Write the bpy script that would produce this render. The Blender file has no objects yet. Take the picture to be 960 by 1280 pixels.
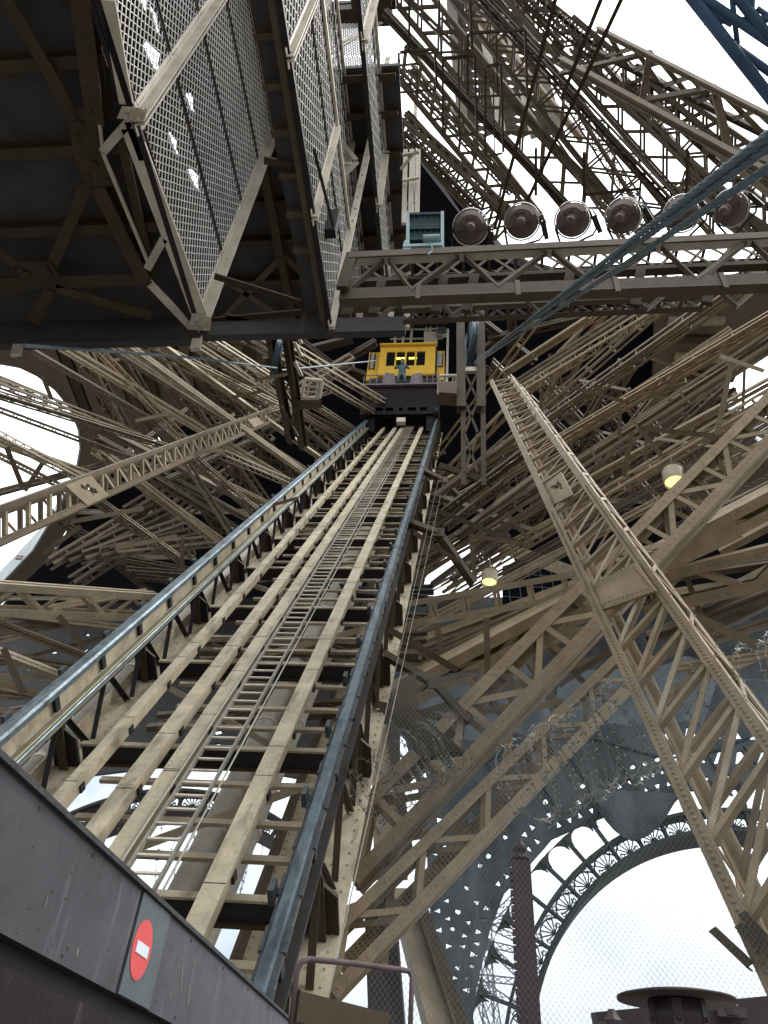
import bpy, bmesh, math, random
from mathutils import Vector, Matrix, geometry
R = random.Random(7)
sc = bpy.context.scene
COL = sc.collection
# ------------------------------------------------------------------ camera
F, CX, CY = 945.0, 480.0, 640.0
def _ray(px, py): return Vector(((px - CX) / F, (CY - py) / F, 1.0))
_up = _ray(577, -447).normalized(); _dr = _ray(577, 424)
_y = (_dr - _up * _dr.dot(_up)).normalized(); _x = _up.cross(_y)
if _x.x < 0: _x = -_x
M = Matrix((_x, _y, _up))            # world = M @ (right, up, forward)
CR = Vector((M[0][0], M[1][0], M[2][0])); CU = Vector((M[0][1], M[1][1], M[2][1])); CF = Vector((M[0][2], M[1][2], M[2][2]))
def ray(px, py): return (M @ _ray(px, py)).normalized()
def PD(px, py, d): return ray(px, py) * d
def PX(px, py, v): w = ray(px, py); return w * (v / w.x)
def PY(px, py, v): w = ray(px, py); return w * (v / w.y)
def PZ(px, py, v): w = ray(px, py); return w * (v / w.z)
E = math.radians(53.95)
RD = Vector((0, math.cos(E), math.sin(E))); ND = Vector((0, -math.sin(E), math.cos(E))); XD = Vector((1, 0, 0)); YD = Vector((0, 1, 0)); ZD = Vector((0, 0, 1))
def T(x, s, h): return XD * x + RD * s + ND * (h - 4.4)     # lift-track coordinates
cam = bpy.data.cameras.new('camera'); cam.sensor_fit = 'VERTICAL'; cam.sensor_height = 36; cam.sensor_width = 27
cam.lens = F / 1280 * 36; cam.clip_start = 0.05; cam.clip_end = 5000
co = bpy.data.objects.new('camera', cam); COL.objects.link(co)
co.matrix_world = Matrix(((CR.x, CU.x, -CF.x, 0), (CR.y, CU.y, -CF.y, 0), (CR.z, CU.z, -CF.z, 0), (0, 0, 0, 1)))
sc.camera = co
# ------------------------------------------------------------------ materials
def paint(name, col, rough=0.5, var=0.22, metal=0.0, scale=3.0, rust=0.0, bump=0.15, objvar=0.12, dirt=0.5, spec=0.2, streak=None):
    m = bpy.data.materials.new(name); m.use_nodes = True; nt = m.node_tree; N = nt.nodes; L = nt.links
    b = N['Principled BSDF']; b.inputs['Roughness'].default_value = rough; b.inputs['Metallic'].default_value = metal
    b.inputs['Specular IOR Level'].default_value = spec
    g = N.new('ShaderNodeNewGeometry')
    n1 = N.new('ShaderNodeTexNoise'); n1.inputs['Scale'].default_value = scale; n1.inputs['Detail'].default_value = 6; n1.inputs['Roughness'].default_value = 0.65
    L.new(g.outputs['Position'], n1.inputs['Vector'])
    r1 = N.new('ShaderNodeMapRange'); r1.inputs[1].default_value = 0.3; r1.inputs[2].default_value = 0.7; r1.inputs[3].default_value = 1 - var; r1.inputs[4].default_value = 1 + var
    L.new(n1.outputs['Fac'], r1.inputs[0])
    oi = N.new('ShaderNodeObjectInfo'); r2 = N.new('ShaderNodeMapRange'); r2.inputs[3].default_value = 1 - objvar; r2.inputs[4].default_value = 1 + objvar
    L.new(oi.outputs['Random'], r2.inputs[0])
    mu = N.new('ShaderNodeMath'); mu.operation = 'MULTIPLY'; L.new(r1.outputs[0], mu.inputs[0]); L.new(r2.outputs[0], mu.inputs[1])
    hs = N.new('ShaderNodeHueSaturation'); hs.inputs['Color'].default_value = (*col, 1); L.new(mu.outputs[0], hs.inputs['Value'])
    out = hs.outputs[0]
    if dirt > 0:
        n2 = N.new('ShaderNodeTexNoise'); n2.inputs['Scale'].default_value = scale * 7; n2.inputs['Detail'].default_value = 8; n2.inputs['Roughness'].default_value = 0.75
        L.new(g.outputs['Position'], n2.inputs['Vector'])
        r3 = N.new('ShaderNodeMapRange'); r3.inputs[1].default_value = 0.56; r3.inputs[2].default_value = 0.72; r3.inputs[3].default_value = 0; r3.inputs[4].default_value = dirt
        L.new(n2.outputs['Fac'], r3.inputs[0])
        mx = N.new('ShaderNodeMixRGB'); mx.inputs[2].default_value = (col[0] * .35 + rust * .08, col[1] * .33 + rust * .03, col[2] * .3 + rust * .01, 1)
        L.new(r3.outputs[0], mx.inputs[0]); L.new(out, mx.inputs[1]); out = mx.outputs[0]
        rr = N.new('ShaderNodeMapRange'); rr.inputs[3].default_value = max(.05, rough - .12); rr.inputs[4].default_value = min(1, rough + .2)
        L.new(n2.outputs['Fac'], rr.inputs[0]); L.new(rr.outputs[0], b.inputs['Roughness'])
        if bump > 0:
            bp = N.new('ShaderNodeBump'); bp.inputs['Strength'].default_value = bump; bp.inputs['Distance'].default_value = 0.01
            L.new(n2.outputs['Fac'], bp.inputs['Height']); L.new(bp.outputs[0], b.inputs['Normal'])
    if streak:
        mp = N.new('ShaderNodeMapping'); mp.inputs['Scale'].default_value = streak[1]; L.new(g.outputs['Position'], mp.inputs['Vector'])
        n3 = N.new('ShaderNodeTexNoise'); n3.inputs['Scale'].default_value = 1; n3.inputs['Detail'].default_value = 5; n3.inputs['Roughness'].default_value = .6; L.new(mp.outputs[0], n3.inputs['Vector'])
        r4 = N.new('ShaderNodeMapRange'); r4.inputs[1].default_value = streak[2]; r4.inputs[2].default_value = streak[2] + .12; r4.inputs[3].default_value = 0; r4.inputs[4].default_value = streak[3]
        L.new(n3.outputs['Fac'], r4.inputs[0]); m3 = N.new('ShaderNodeMixRGB'); m3.inputs[2].default_value = (*streak[0], 1)
        L.new(r4.outputs[0], m3.inputs[0]); L.new(out, m3.inputs[1]); out = m3.outputs[0]
    L.new(out, b.inputs['Base Color'])
    return m
MT = {
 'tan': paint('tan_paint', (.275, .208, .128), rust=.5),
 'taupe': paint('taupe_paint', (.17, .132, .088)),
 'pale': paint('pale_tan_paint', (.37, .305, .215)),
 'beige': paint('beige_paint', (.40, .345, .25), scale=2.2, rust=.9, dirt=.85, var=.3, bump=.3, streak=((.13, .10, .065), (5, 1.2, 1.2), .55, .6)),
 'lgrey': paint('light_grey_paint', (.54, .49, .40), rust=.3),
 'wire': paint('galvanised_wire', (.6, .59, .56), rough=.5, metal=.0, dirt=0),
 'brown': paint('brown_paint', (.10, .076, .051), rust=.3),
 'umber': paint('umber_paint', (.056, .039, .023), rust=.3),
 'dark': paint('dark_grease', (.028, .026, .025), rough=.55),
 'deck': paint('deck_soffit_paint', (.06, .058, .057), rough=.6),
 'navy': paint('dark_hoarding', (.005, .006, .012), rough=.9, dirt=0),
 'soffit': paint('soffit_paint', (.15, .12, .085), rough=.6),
 'rail': paint('worn_rail_steel', (.125, .165, .19), rough=.45, metal=.45, scale=5, dirt=.85, var=.4, streak=((.03, .035, .04), (9, 2, 2), .5, .6)),
 'grease': paint('greasy_rail_side', (.05, .058, .064), rough=.4, scale=9, bump=.8, dirt=.6, var=.45),
 'conduit': paint('conduit_grey', (.24, .235, .2), rough=.45, metal=.2),
 'yellowline': paint('pale_yellow_cable', (.42, .39, .2), rough=.5),
 'pipe': paint('pale_pipe', (.47, .44, .375), rough=.45),
 'cable': paint('steel_cable', (.10, .135, .15), rough=.5, metal=.3, dirt=.3),
 'rope': paint('thin_rope', (.16, .2, .22), rough=.5, dirt=0),
 'yellow': paint('yellow_enamel', (.78, .47, .06), rough=.35, var=.07, rust=.2, dirt=.25, bump=.05),
 'chassis': paint('plum_brown_paint', (.010, .006, .006), rough=.6, spec=.12),
 'ledge': paint('mauve_grey_paint', (.17, .145, .15), rough=.5),
 'lamp': paint('flood_housing', (.135, .10, .09), rough=.45, metal=.1),
 'lamp2': paint('flood_housing_dark', (.055, .042, .04), rough=.45),
 'chrome': paint('bright_trim', (.6, .6, .6), rough=.25, metal=.9, dirt=.2),
 'teal': paint('teal_lamp_body', (.025, .05, .05), rough=.6, spec=.08),
 'tealbright': paint('teal_bracket', (.24, .34, .36), rough=.4),
 'blue': paint('blue_grey_tube', (.055, .10, .17), rough=.4),
 'plum': paint('parapet_metal', (.066, .058, .064), rough=.36, scale=1.6, var=.4, metal=.25, dirt=.45, bump=.12, streak=((.17, .165, .175), (11, 11, 1.6), .57, .6)),
 'plumtrim': paint('parapet_trim', (.06, .058, .06), rough=.4, scale=20, dirt=.8, var=.5, bump=.6),
 'plumdark': paint('parapet_base', (.016, .008, .007), rough=.5, scale=5, dirt=.7, bump=.4, streak=((.1, .085, .08), (14, 14, 3), .6, .5)),
 'signplate': paint('sign_plate', (.085, .10, .105), rough=.4, dirt=.2),
 'red': paint('sign_red', (.62, .085, .085), rough=.5, var=.06, dirt=.12),
 'white': paint('sign_white', (.62, .68, .72), rough=.5, var=.05, dirt=.1),
 'post': paint('bollard_brown', (.055, .034, .036), rough=.4),
 'cap': paint('vent_cap', (.05, .038, .036), rough=.42),
 'arch': paint('arch_iron', (.065, .063, .06), rough=.6),
 'net': paint('grey_debris_net', (.10, .108, .112), rough=.9, dirt=.3, scale=.35, var=.4, streak=((.17, .18, .183), (.5, .5, .12), .5, .6)),
 'tarp': paint('grey_tarp', (.13, .15, .16), rough=.7, scale=.8),
 'concrete': paint('concrete', (.09, .085, .08), rough=.85, scale=.6),
 'rust': paint('rusty_rail', (.12, .085, .085), rough=.6, rust=.9, scale=12),
 'barb': paint('razor_wire', (.17, .16, .135), rough=.4, metal=.5, dirt=0),
 'cloth': paint('teal_overalls', (.09, .155, .165), rough=.8, dirt=.2),
 'skin': paint('weathered_skin', (.30, .25, .22), rough=.6, dirt=.1),
 'helmet': paint('blue_cap', (.22, .33, .40), rough=.6, dirt=.1),
 'far': paint('far_ironwork', (.16, .17, .21), rough=.7, dirt=.1),
 'mast': paint('upper_tower_iron', (.20, .18, .15), rough=.6, dirt=.2),
 'rim': paint('opening_rim', (.42, .47, .48), rough=.5, scale=.5),
}
def glass(name, col, rough=.08):
    m = bpy.data.materials.new(name); m.use_nodes = True; b = m.node_tree.nodes['Principled BSDF']
    b.inputs['Base Color'].default_value = (*col, 1); b.inputs['Roughness'].default_value = rough
    b.inputs['Specular IOR Level'].default_value = .6
    return m
MT['glass'] = glass('dark_window', (.012, .014, .016))
MT['palewin'] = glass('pale_window', (.33, .33, .31))
def emit(name, col, s):
    m = bpy.data.materials.new(name); m.use_nodes = True; b = m.node_tree.nodes['Principled BSDF']
    b.inputs['Base Color'].default_value = (.8, .75, .4, 1); b.inputs['Emission Color'].default_value = (*col, 1); b.inputs['Emission Strength'].default_value = s
    return m
MT['bulb'] = emit('lit_bowl', (1, .86, .30), .75)
MT['tube'] = emit('yellow_tube', (1, .75, .05), 1.1)
# ------------------------------------------------------------------ mesh builder
class MB:
    def __init__(s): s.v = []; s.f = []
    def add(s, vs, fs):
        o = len(s.v); s.v += [tuple(p) for p in vs]; s.f += [tuple(i + o for i in f) for f in fs]; return s
    def prism(s, prof, a, b, X, Y):
        n = len(prof); vs = [a + X * x + Y * y for x, y in prof] + [b + X * x + Y * y for x, y in prof]
        fs = [(i, (i + 1) % n, n + (i + 1) % n, n + i) for i in range(n)] + [tuple(range(n - 1, -1, -1)), tuple(range(n, 2 * n))]
        return s.add(vs, fs)
    def bar(s, a, b, w, t, side=None, off=0.0):       # w along side, t along normal
        u = (b - a).normalized()
        if side is None: side = u.cross(-(a + b)).normalized()
        X = (side - u * side.dot(u))
        if X.length < 1e-5: X = u.orthogonal()
        X.normalize(); Y = u.cross(X)
        w /= 2; t /= 2
        return s.prism([(-w, -t + off), (w, -t + off), (w, t + off), (-w, t + off)], a, b, X, Y)
    def ell(s, a, b, X, Y, c, th):                    # L-angle, legs along +X and +Y
        return s.prism([(0, 0), (c, 0), (c, th), (th, th), (th, c), (0, c)], a, b, X, Y)
    def ibeam(s, a, b, side, w, h, t=None):
        u = (b - a).normalized(); X = (side - u * side.dot(u)).normalized(); Y = u.cross(X)
        t = t or min(w, h) * .12; w /= 2; h /= 2; k = t * .5
        P = [(-w, -h), (w, -h), (w, -h + t), (k, -h + t), (k, h - t), (w, h - t), (w, h), (-w, h), (-w, h - t), (-k, h - t), (-k, -h + t), (-w, -h + t)]
        n = 12; vs = [a + X * x + Y * y for x, y in P] + [b + X * x + Y * y for x, y in P]
        fs = [(i, (i + 1) % n, n + (i + 1) % n, n + i) for i in range(n)]
        for o, fl in ((0, 1), (12, 0)):
            for q in ((0, 1, 2, 3, 10, 11), (3, 4, 9, 10), (4, 5, 6, 7, 8, 9)):
                fs.append(tuple(o + i for i in (q[::-1] if fl else q)))
        return s.add(vs, fs)
    def tube(s, pts, r, n=6, closed=False):
        pts = [Vector(p) for p in pts]; m = len(pts); rings = []; vs = []; X = None
        for i, p in enumerate(pts):
            if closed: u = (pts[(i + 1) % m] - pts[i - 1]).normalized()
            else: u = (pts[min(i + 1, m - 1)] - pts[max(i - 1, 0)]).normalized()
            if X is None: X = u.orthogonal().normalized()
            else:
                X = X - u * X.dot(u)
                if X.length < 1e-6: X = u.orthogonal()
                X.normalize()
            Y = u.cross(X); rr = r[i] if isinstance(r, (list, tuple)) else r
            for k in range(n):
                a = 2 * math.pi * k / n; vs.append(p + X * (rr * math.cos(a)) + Y * (rr * math.sin(a)))
        fs = []
        for i in range(m if closed else m - 1):
            j = (i + 1) % m
            for k in range(n): fs.append((i * n + k, i * n + (k + 1) % n, j * n + (k + 1) % n, j * n + k))
        if not closed: fs += [tuple(range(n - 1, -1, -1)), tuple(range((m - 1) * n, m * n))]
        return s.add(vs, fs)
    def lathe(s, c, ax, prof, n=24, caps=True):                  # prof: (radius, height along ax)
        ax = ax.normalized(); X = ax.orthogonal().normalized(); Y = ax.cross(X); vs = []; m = len(prof)
        for r, h in prof:
            for k in range(n):
                a = 2 * math.pi * k / n; vs.append(c + ax * h + X * (r * math.cos(a)) + Y * (r * math.sin(a)))
        fs = [(i * n + k, i * n + (k + 1) % n, (i + 1) * n + (k + 1) % n, (i + 1) * n + k) for i in range(m - 1) for k in range(n)]
        if caps and prof[0][0] > 1e-4: fs.append(tuple(range(n - 1, -1, -1)))
        if caps and prof[-1][0] > 1e-4: fs.append(tuple(range((m - 1) * n, m * n)))
        return s.add(vs, fs)
    def plate(s, pts, th, holes=()):                  # flat polygon, extruded by th along its normal
        pts = [Vector(p) for p in pts]
        nrm = Vector((0, 0, 0))
        for i in range(len(pts)): nrm += pts[i].cross(pts[(i + 1) % len(pts)])
        nrm.normalize(); loops = [pts] + [[Vector(p) for p in h] for h in holes]
        tri = geometry.tessellate_polygon(loops); fl = [p for l in loops for p in l]; n = len(fl)
        vs = fl + [p + nrm * th for p in fl]; fs = [t for t in tri] + [tuple(n + i for i in t[::-1]) for t in tri]
        o = 0
        for l in loops:
            k = len(l); fs += [(o + i, o + (i + 1) % k, n + o + (i + 1) % k, n + o + i) for i in range(k)]; o += k
        return s.add(vs, fs)
    def rivets(s, a, b, nrm, num, r=.018, jig=0):
        nrm = nrm.normalized(); X = nrm.orthogonal().normalized(); Y = nrm.cross(X)
        for i in range(num):
            c = a.lerp(b, (i + .5) / num); vs = [c + nrm * r * .7]
            for k in range(6): vs.append(c + X * (r * math.cos(k * 1.0472)) + Y * (r * math.sin(k * 1.0472)))
            s.add(vs, [(0, 1 + k, 1 + (k + 1) % 6) for k in range(6)])
        return s
    def build(s, name, mat, parent=None, smooth=False, fix=True):
        me = bpy.data.meshes.new(name); org = parent.location if parent else Vector((0, 0, 0))
        if parent and parent.get('_o') is not None: org = Vector(parent['_o'])
        vs = [(p[0] - org[0], p[1] - org[1], p[2] - org[2]) for p in s.v]
        me.from_pydata(vs, [], s.f); me.update()
        if fix:
            bm = bmesh.new(); bm.from_mesh(me); bmesh.ops.recalc_face_normals(bm, faces=bm.faces); bm.to_mesh(me); bm.free()
        if smooth:
            for p in me.polygons: p.use_smooth = True
        me.materials.append(MT[mat] if isinstance(mat, str) else mat)
        o = bpy.data.objects.new(name, me); COL.objects.link(o)
        if parent: o.parent = parent
        return o
ORG = {}
def thing(name, label, cat, loc=(0, 0, 0), group=None):
    o = bpy.data.objects.new(name, None); COL.objects.link(o); o.location = loc; o.empty_display_size = .2
    o['label'] = label; o['category'] = cat
    if group: o['group'] = group
    return o
def tag(o, label, cat, group=None):
    o['label'] = label; o['category'] = cat
    if group: o['group'] = group
    return o
def struct(o): o['kind'] = 'structure'; return o
_build = MB.build
def part(mb, name, mat, parent, smooth=False):
    # parents of parts sit at their own location; sub-part parents are at the thing's origin
    root = parent
    off = Vector(parent.location)
    p = parent.parent
    while p is not None: off = off + Vector(p.location); p = p.parent
    me = bpy.data.meshes.new(name)
    me.from_pydata([(v[0] - off[0], v[1] - off[1], v[2] - off[2]) for v in mb.v], [], mb.f); me.update()
    bm = bmesh.new(); bm.from_mesh(me); bmesh.ops.recalc_face_normals(bm, faces=bm.faces); bm.to_mesh(me); bm.free()
    if smooth:
        for q in me.polygons: q.use_smooth = True
    me.materials.append(MT[mat] if isinstance(mat, str) else mat)
    o = bpy.data.objects.new(name, me); COL.objects.link(o); o.parent = parent
    return o
# ------------------------------------------------------------------ lattice girder
def girder(label, a, b, w, d, pan=None, mat='tan', lace='X', group=None, name='lattice_girder', side=None, twist=0.0,
           near=False, c=None, side_lace='B', lmat=None, cat='girder', faces='fs', jit=0):
    a = Vector(a); b = Vector(b); u = (b - a).normalized(); ln = (b - a).length
    if side is None: side = u.cross((a + b) / 2)
    v = (side - u * side.dot(u)).normalized(); n = u.cross(v)
    if n.dot((a + b) / 2) > 0: n = -n               # n faces the viewer's side of the steelwork
    if twist: q = Matrix.Rotation(math.radians(twist), 3, u); v = q @ v; n = q @ n
    c = c or max(.05, w * .17); th = max(.012, c * .16); lm = lmat or mat
    pan = pan or max(3, int(ln / w / 1.1)); lw = c * .55; lt = max(.01, th * .7)
    root = thing(name, label, cat, a, group)
    for sv in (-1, 1):
        for sn in ((-1, 1) if d > 0 else (1,)):
            o = v * (sv * w / 2) + n * (sn * d / 2)
            part(MB().ell(a + o, b + o, v * -sv, n * -sn, c, th), 'chord', mat, root)
    if near and c > .1:
        m = MB(); k = min(110, int(ln / .16))
        for sv in (-1, 1):
            o = v * (sv * w / 2) + n * (d / 2); m.rivets(a + o - v * (sv * c * .5) + n * .001, b + o - v * (sv * c * .5) + n * .001, n, k, min(.022, c * .11))
        part(m, 'rivet_row', mat, root)
    step = ln / pan
    jobs = []
    fl = ([(n * (d / 2 - th * 1.6), v, w), (n * (-d / 2 + th * 1.6), v, w)] if d > 0 else [(n * (-th * 1.6), v, w)]) if 'f' in faces else []
    sl = [(v * (w / 2 - th * 1.6), n, d), (v * (-w / 2 + th * 1.6), n, d)] if d > 0 and 's' in faces else []
    for (o, dv, ww), st in [(f, lace) for f in fl] + [(f, side_lace) for f in sl]:
        bars = []; h = ww / 2 - c * .3; nn = u.cross(dv)
        for i in range(pan):
            p0 = a + u * (step * i) + o; p1 = a + u * (step * (i + 1)) + o
            k = nn * (lt * 1.2)
            if st == 'X': bars += [('diagonal', p0 - dv * h, p1 + dv * h, k * 0), ('diagonal', p0 + dv * h, p1 - dv * h, k)]
            elif st == 'Z': bars.append(('diagonal', p0 + dv * (h if i % 2 else -h), p1 + dv * (-h if i % 2 else h), k * 0))
            elif st == 'XB': bars += [('diagonal', p0 - dv * h, p1 + dv * h, k * 0), ('diagonal', p0 + dv * h, p1 - dv * h, k), ('batten', p1 - dv * h, p1 + dv * h, k * 2)]
            elif st == 'ZB': bars += [('diagonal', p0 + dv * (h if i % 2 else -h), p1 + dv * (-h if i % 2 else h), k * 0), ('batten', p1 - dv * h, p1 + dv * h, k)]
            elif st == 'B': bars.append(('batten', p1 - dv * h, p1 + dv * h, k * 0))
            elif st == 'Q': bars.append(('batten', p1 - dv * h, p1 + dv * h, k * 0))
        if near and len(bars) <= 45:
            for nm, p, q, k in bars: part(MB().bar(p + k, q + k, lw, lt, dv.cross(nn) if abs((q - p).normalized().dot(dv)) > .9 else dv), nm, lm, root)
        elif bars:
            mb = MB()
            for nm, p, q, k in bars: mb.bar(p + k, q + k, lw, lt, dv.cross(nn) if abs((q - p).normalized().dot(dv)) > .9 else dv)
            part(mb, 'lacing', lm, root)
    return root, a, b, u, v, n
def gp(label, x1, y1, d1, x2, y2, d2, wpx, dep=.6, flat=False, **k):      # girder between two sight points; wpx is its width at the middle of its run
    a = PD(x1, y1, d1); b = PD(x2, y2, d2); dm = ((a + b) / 2).dot(CF)
    w = wpx / F * dm; ln0 = (b - a).length; a_, b_ = a.copy(), b.copy()
    if x2 >= 975: b = b + (b_ - a_) * .45              # steelwork runs on beyond the edge of the view
    if x1 <= -15 or y1 <= -8: a = a - (b_ - a_) * .4
    if k.get('pan'): k['pan'] = max(3, round(k['pan'] * (b - a).length / ln0))
    if flat: return girder(label, a, b, w, dep * w, **k)
    side = (b - a).cross(ZD); w *= .78                 # real girders stand upright: two faces level, two faces on edge
    return girder(label, a, b, w, max(.75, dep) * w, side=side, **k)
def beam(label, a, b, w, h, mat='taupe', group=None, name='steel_beam', side=None, cat='beam', kind='I'):
    a = Vector(a); b = Vector(b); u = (b - a).normalized()
    if side is None: side = u.cross((a + b) / 2)
    m = MB()
    off = a
    if kind == 'I': m.ibeam(a - off, b - off, side, w, h)
    else: m.bar(a - off, b - off, w, h, side)
    o = m.build(name, mat); o.location = off
    return tag(o, label, cat, group)
def diamond(mb, o, u, v, lu, lv, sp, r, slant=1.0):          # woven wire: two families of diagonal wires clipped to a rectangle
    for sg in (1, -1):
        span = lu + lv * slant; k = sp * .5
        while k < span:
            # line: x = k - sg-dependent slope * y
            pts = []
            if sg == 1: f = lambda y: k - slant * y
            else: f = lambda y: (lu - k) + slant * y
            y0, y1 = 0.0, lv
            def yat(x): return (k - x) / slant if sg == 1 else (x - (lu - k)) / slant
            ya, yb = sorted((yat(0), yat(lu))); y0 = max(0, ya); y1 = min(lv, yb)
            if y1 - y0 > .01:
                zz = r * .8 * sg
                nn = u.cross(v)
                mb.bar(o + u * f(y0) + v * y0 + nn * zz, o + u * f(y1) + v * y1 + nn * zz, r * 2, r * 2, nn)
            k += sp
    return mb
# ------------------------------------------------------------------ world and light
W = bpy.data.worlds.new('World'); sc.world = W; W.use_nodes = True
nt = W.node_tree; N = nt.nodes; L = nt.links; bg = N['Background']
sky = N.new('ShaderNodeTexSky'); sky.sky_type = 'NISHITA'; sky.sun_disc = False
SUN_EL, SUN_AZ = math.radians(58), math.radians(70)
sky.sun_elevation = SUN_EL; sky.sun_rotation = SUN_AZ; sky.air_density = 1.2; sky.dust_density = 2.5
tc = N.new('ShaderNodeTexCoord'); cn = N.new('ShaderNodeTexNoise'); cn.inputs['Scale'].default_value = 4.5; cn.inputs['Detail'].default_value = 7; cn.inputs['Roughness'].default_value = .55
L.new(tc.outputs['Generated'], cn.inputs['Vector'])
cr = N.new('ShaderNodeMapRange'); cr.inputs[1].default_value = .33; cr.inputs[2].default_value = .56; cr.inputs[3].default_value = .35; cr.inputs[4].default_value = 1.0
L.new(cn.outputs['Fac'], cr.inputs[0])
mx = N.new('ShaderNodeMixRGB'); mx.inputs[2].default_value = (11.0, 11.3, 11.8, 1)
sx = N.new('ShaderNodeSeparateXYZ'); L.new(tc.outputs['Generated'], sx.inputs[0])
el = N.new('ShaderNodeMapRange'); el.inputs[1].default_value = 0.0; el.inputs[2].default_value = .8; el.inputs[3].default_value = 0; el.inputs[4].default_value = 1
L.new(sx.outputs['Z'], el.inputs[0])
cm_ = N.new('ShaderNodeMixRGB'); cm_.inputs[1].default_value = (2.6, 3.05, 3.4, 1); cm_.inputs[2].default_value = (15.5, 15.8, 16.0, 1)
L.new(el.outputs[0], cm_.inputs[0]); L.new(cm_.outputs[0], mx.inputs[2])
dk = N.new('ShaderNodeMixRGB'); dk.blend_type = 'MULTIPLY'; dk.inputs[0].default_value = 1; dk.inputs[2].default_value = (.62, .62, .62, 1); L.new(sky.outputs[0], dk.inputs[1])
L.new(cr.outputs[0], mx.inputs[0]); L.new(dk.outputs[0], mx.inputs[1]); L.new(mx.outputs[0], bg.inputs['Color'])
bg.inputs['Strength'].default_value = .1
sl = bpy.data.lights.new('sun', 'SUN'); sl.energy = 1.4; sl.angle = math.radians(14); sl.color = (1, .96, .9)
so = bpy.data.objects.new('sun', sl); COL.objects.link(so)
sd = Vector((math.sin(SUN_AZ) * math.cos(SUN_EL), math.cos(SUN_AZ) * math.cos(SUN_EL), math.sin(SUN_EL)))
so.rotation_euler = sd.to_track_quat('Z', 'Y').to_euler()
sc.view_settings.view_transform = 'Standard'; sc.view_settings.look = 'None'; sc.view_settings.gamma = 1
sc.view_settings.exposure = 1.12
# ------------------------------------------------------------------ ground
g = MB().add([(-1500, -1500, -9), (1500, -1500, -9), (1500, 1500, -9), (-1500, 1500, -9)], [(0, 1, 2, 3)]).build('ground', 'concrete', fix=False); struct(g)
# ------------------------------------------------------------------ lift track
S0, S1 = 2.0, 46.5
def rail_girder(label, X, greasy):
    root = thing('rail_girder', label, 'rail girder', T(X, S0, 0))
    up = ND
    hw = .105 if not greasy else .055
    part(MB().prism([(-hw, -.10), (hw, -.10), (hw, -.03), (hw * .75, 0), (-hw * .75, 0), (-hw, -.03)], T(X, S0, 0), T(X, S1, 0), XD, ND), 'rail_head', 'rail', root)
    if greasy:
        for sg in (-1, 1):
            part(MB().bar(T(X + sg * .072, S0, -.09), T(X + sg * .072, S1, -.09), .04, .05, XD), 'grease_guard', 'grease', root)
        for i in range(46):
            q = S0 + 1.5 + i * .6
            for sg in (-1, 1): part(MB().bar(T(X + sg * .09, q, -.075), T(X + sg * .09, q + .26, -.075), .035, .035, XD), 'rail_clip', 'grease', root)
    part(MB().bar(T(X, S0, -.24), T(X, S1, -.24), .03, .30, XD), 'web_plate', 'beige', root)
    rv = MB()
    for i in range(130):
        s = S0 + 2 + i * .2
        for h in (-.17, -.33): rv.rivets(T(X + .016, s, h), T(X + .016, s + .2, h), XD, 1, .014)
    for i in range(110):
        s = S0 + 2 + i * .2
        for dx in (.13, .30): rv.rivets(T(X + dx - .12, s, -1.155), T(X + dx - .12, s + .2, -1.155), ND, 1, .018)
    part(rv, 'rivet_row', 'beige', root)
    fw = .13 if greasy else .22
    part(MB().bar(T(X + fw / 2 - .02, S0, -.42), T(X + fw / 2 - .02, S1, -.42), fw, .04, XD), 'flange', 'conduit' if not greasy else 'dark', root)
    if not greasy: part(MB().tube([T(X + .17, S0, -.385), T(X + .17, S1, -.385)], .022, 6), 'conduit', 'rail', root)
    if not greasy: part(MB().tube([T(X + .115, S0, -.385), T(X + .115, S1, -.385)], .018, 6), 'conduit', 'yellowline', root)
    part(MB().bar(T(X + .05, S0, -1.18), T(X + .05, S1, -1.18), .42, .035, XD), 'bottom_chord', 'beige', root)
    part(MB().bar(T(X - .16, S0, -1.07), T(X - .16, S1, -1.07), .03, .18, XD), 'bottom_chord', 'beige', root)
    k = 0; s = 3.4
    while s < S1 - 1:
        # stiffener post with a chamfered gusset, bracket above it
        pr = [(-.10, -.44), (.10, -.44), (.10, -.6), (.25, -.74), (.25, -1.155), (-.10, -1.155)]
        vs = [T(X + x, s, h) for x, h in pr]
        part(MB().plate(vs, .05), 'post', 'dark' if not greasy else 'umber', root)
        b = MB().ell(T(X + .02, s - .1, -.44), T(X + .02, s - .1, -1.15), XD, RD, .12, .02); part(b, 'post_angle', 'umber', root)
        for j, (s0, s1_) in enumerate(((s + .1, s + .62), (s + 1.28, s + .72), (s + 1.42, s + 1.95), (s + 2.58, s + 2.05))):
            if s1_ < S1: part(MB().ell(T(X + .05, s0, -.44), T(X + .05, s1_, -1.15), XD * 1, RD if j % 2 else -RD, .075, .014), 'strut', 'dark' if not greasy else 'umber', root)
        for q in (0, 1.35):
            c = T(X + .03, s + q, -.2); part(MB().bar(c - ND * .13, c + ND * .1, .07, .11, XD), 'bracket', 'dark', root)
        for q in (.55, 1.9):
            c = T(X - .14, s + q, .01); part(MB().bar(c - ND * .12, c + ND * .03, .05, .16, XD), 'clip', 'grease', root)
        s += 2.7
    return root
rail_girder('left rail girder of the lift track with smooth blue grey rail and yellow cable', -5.43, False)
rail_girder('right rail girder of the lift track with black greasy edges beside its shiny rail', -1.42, True)
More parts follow.
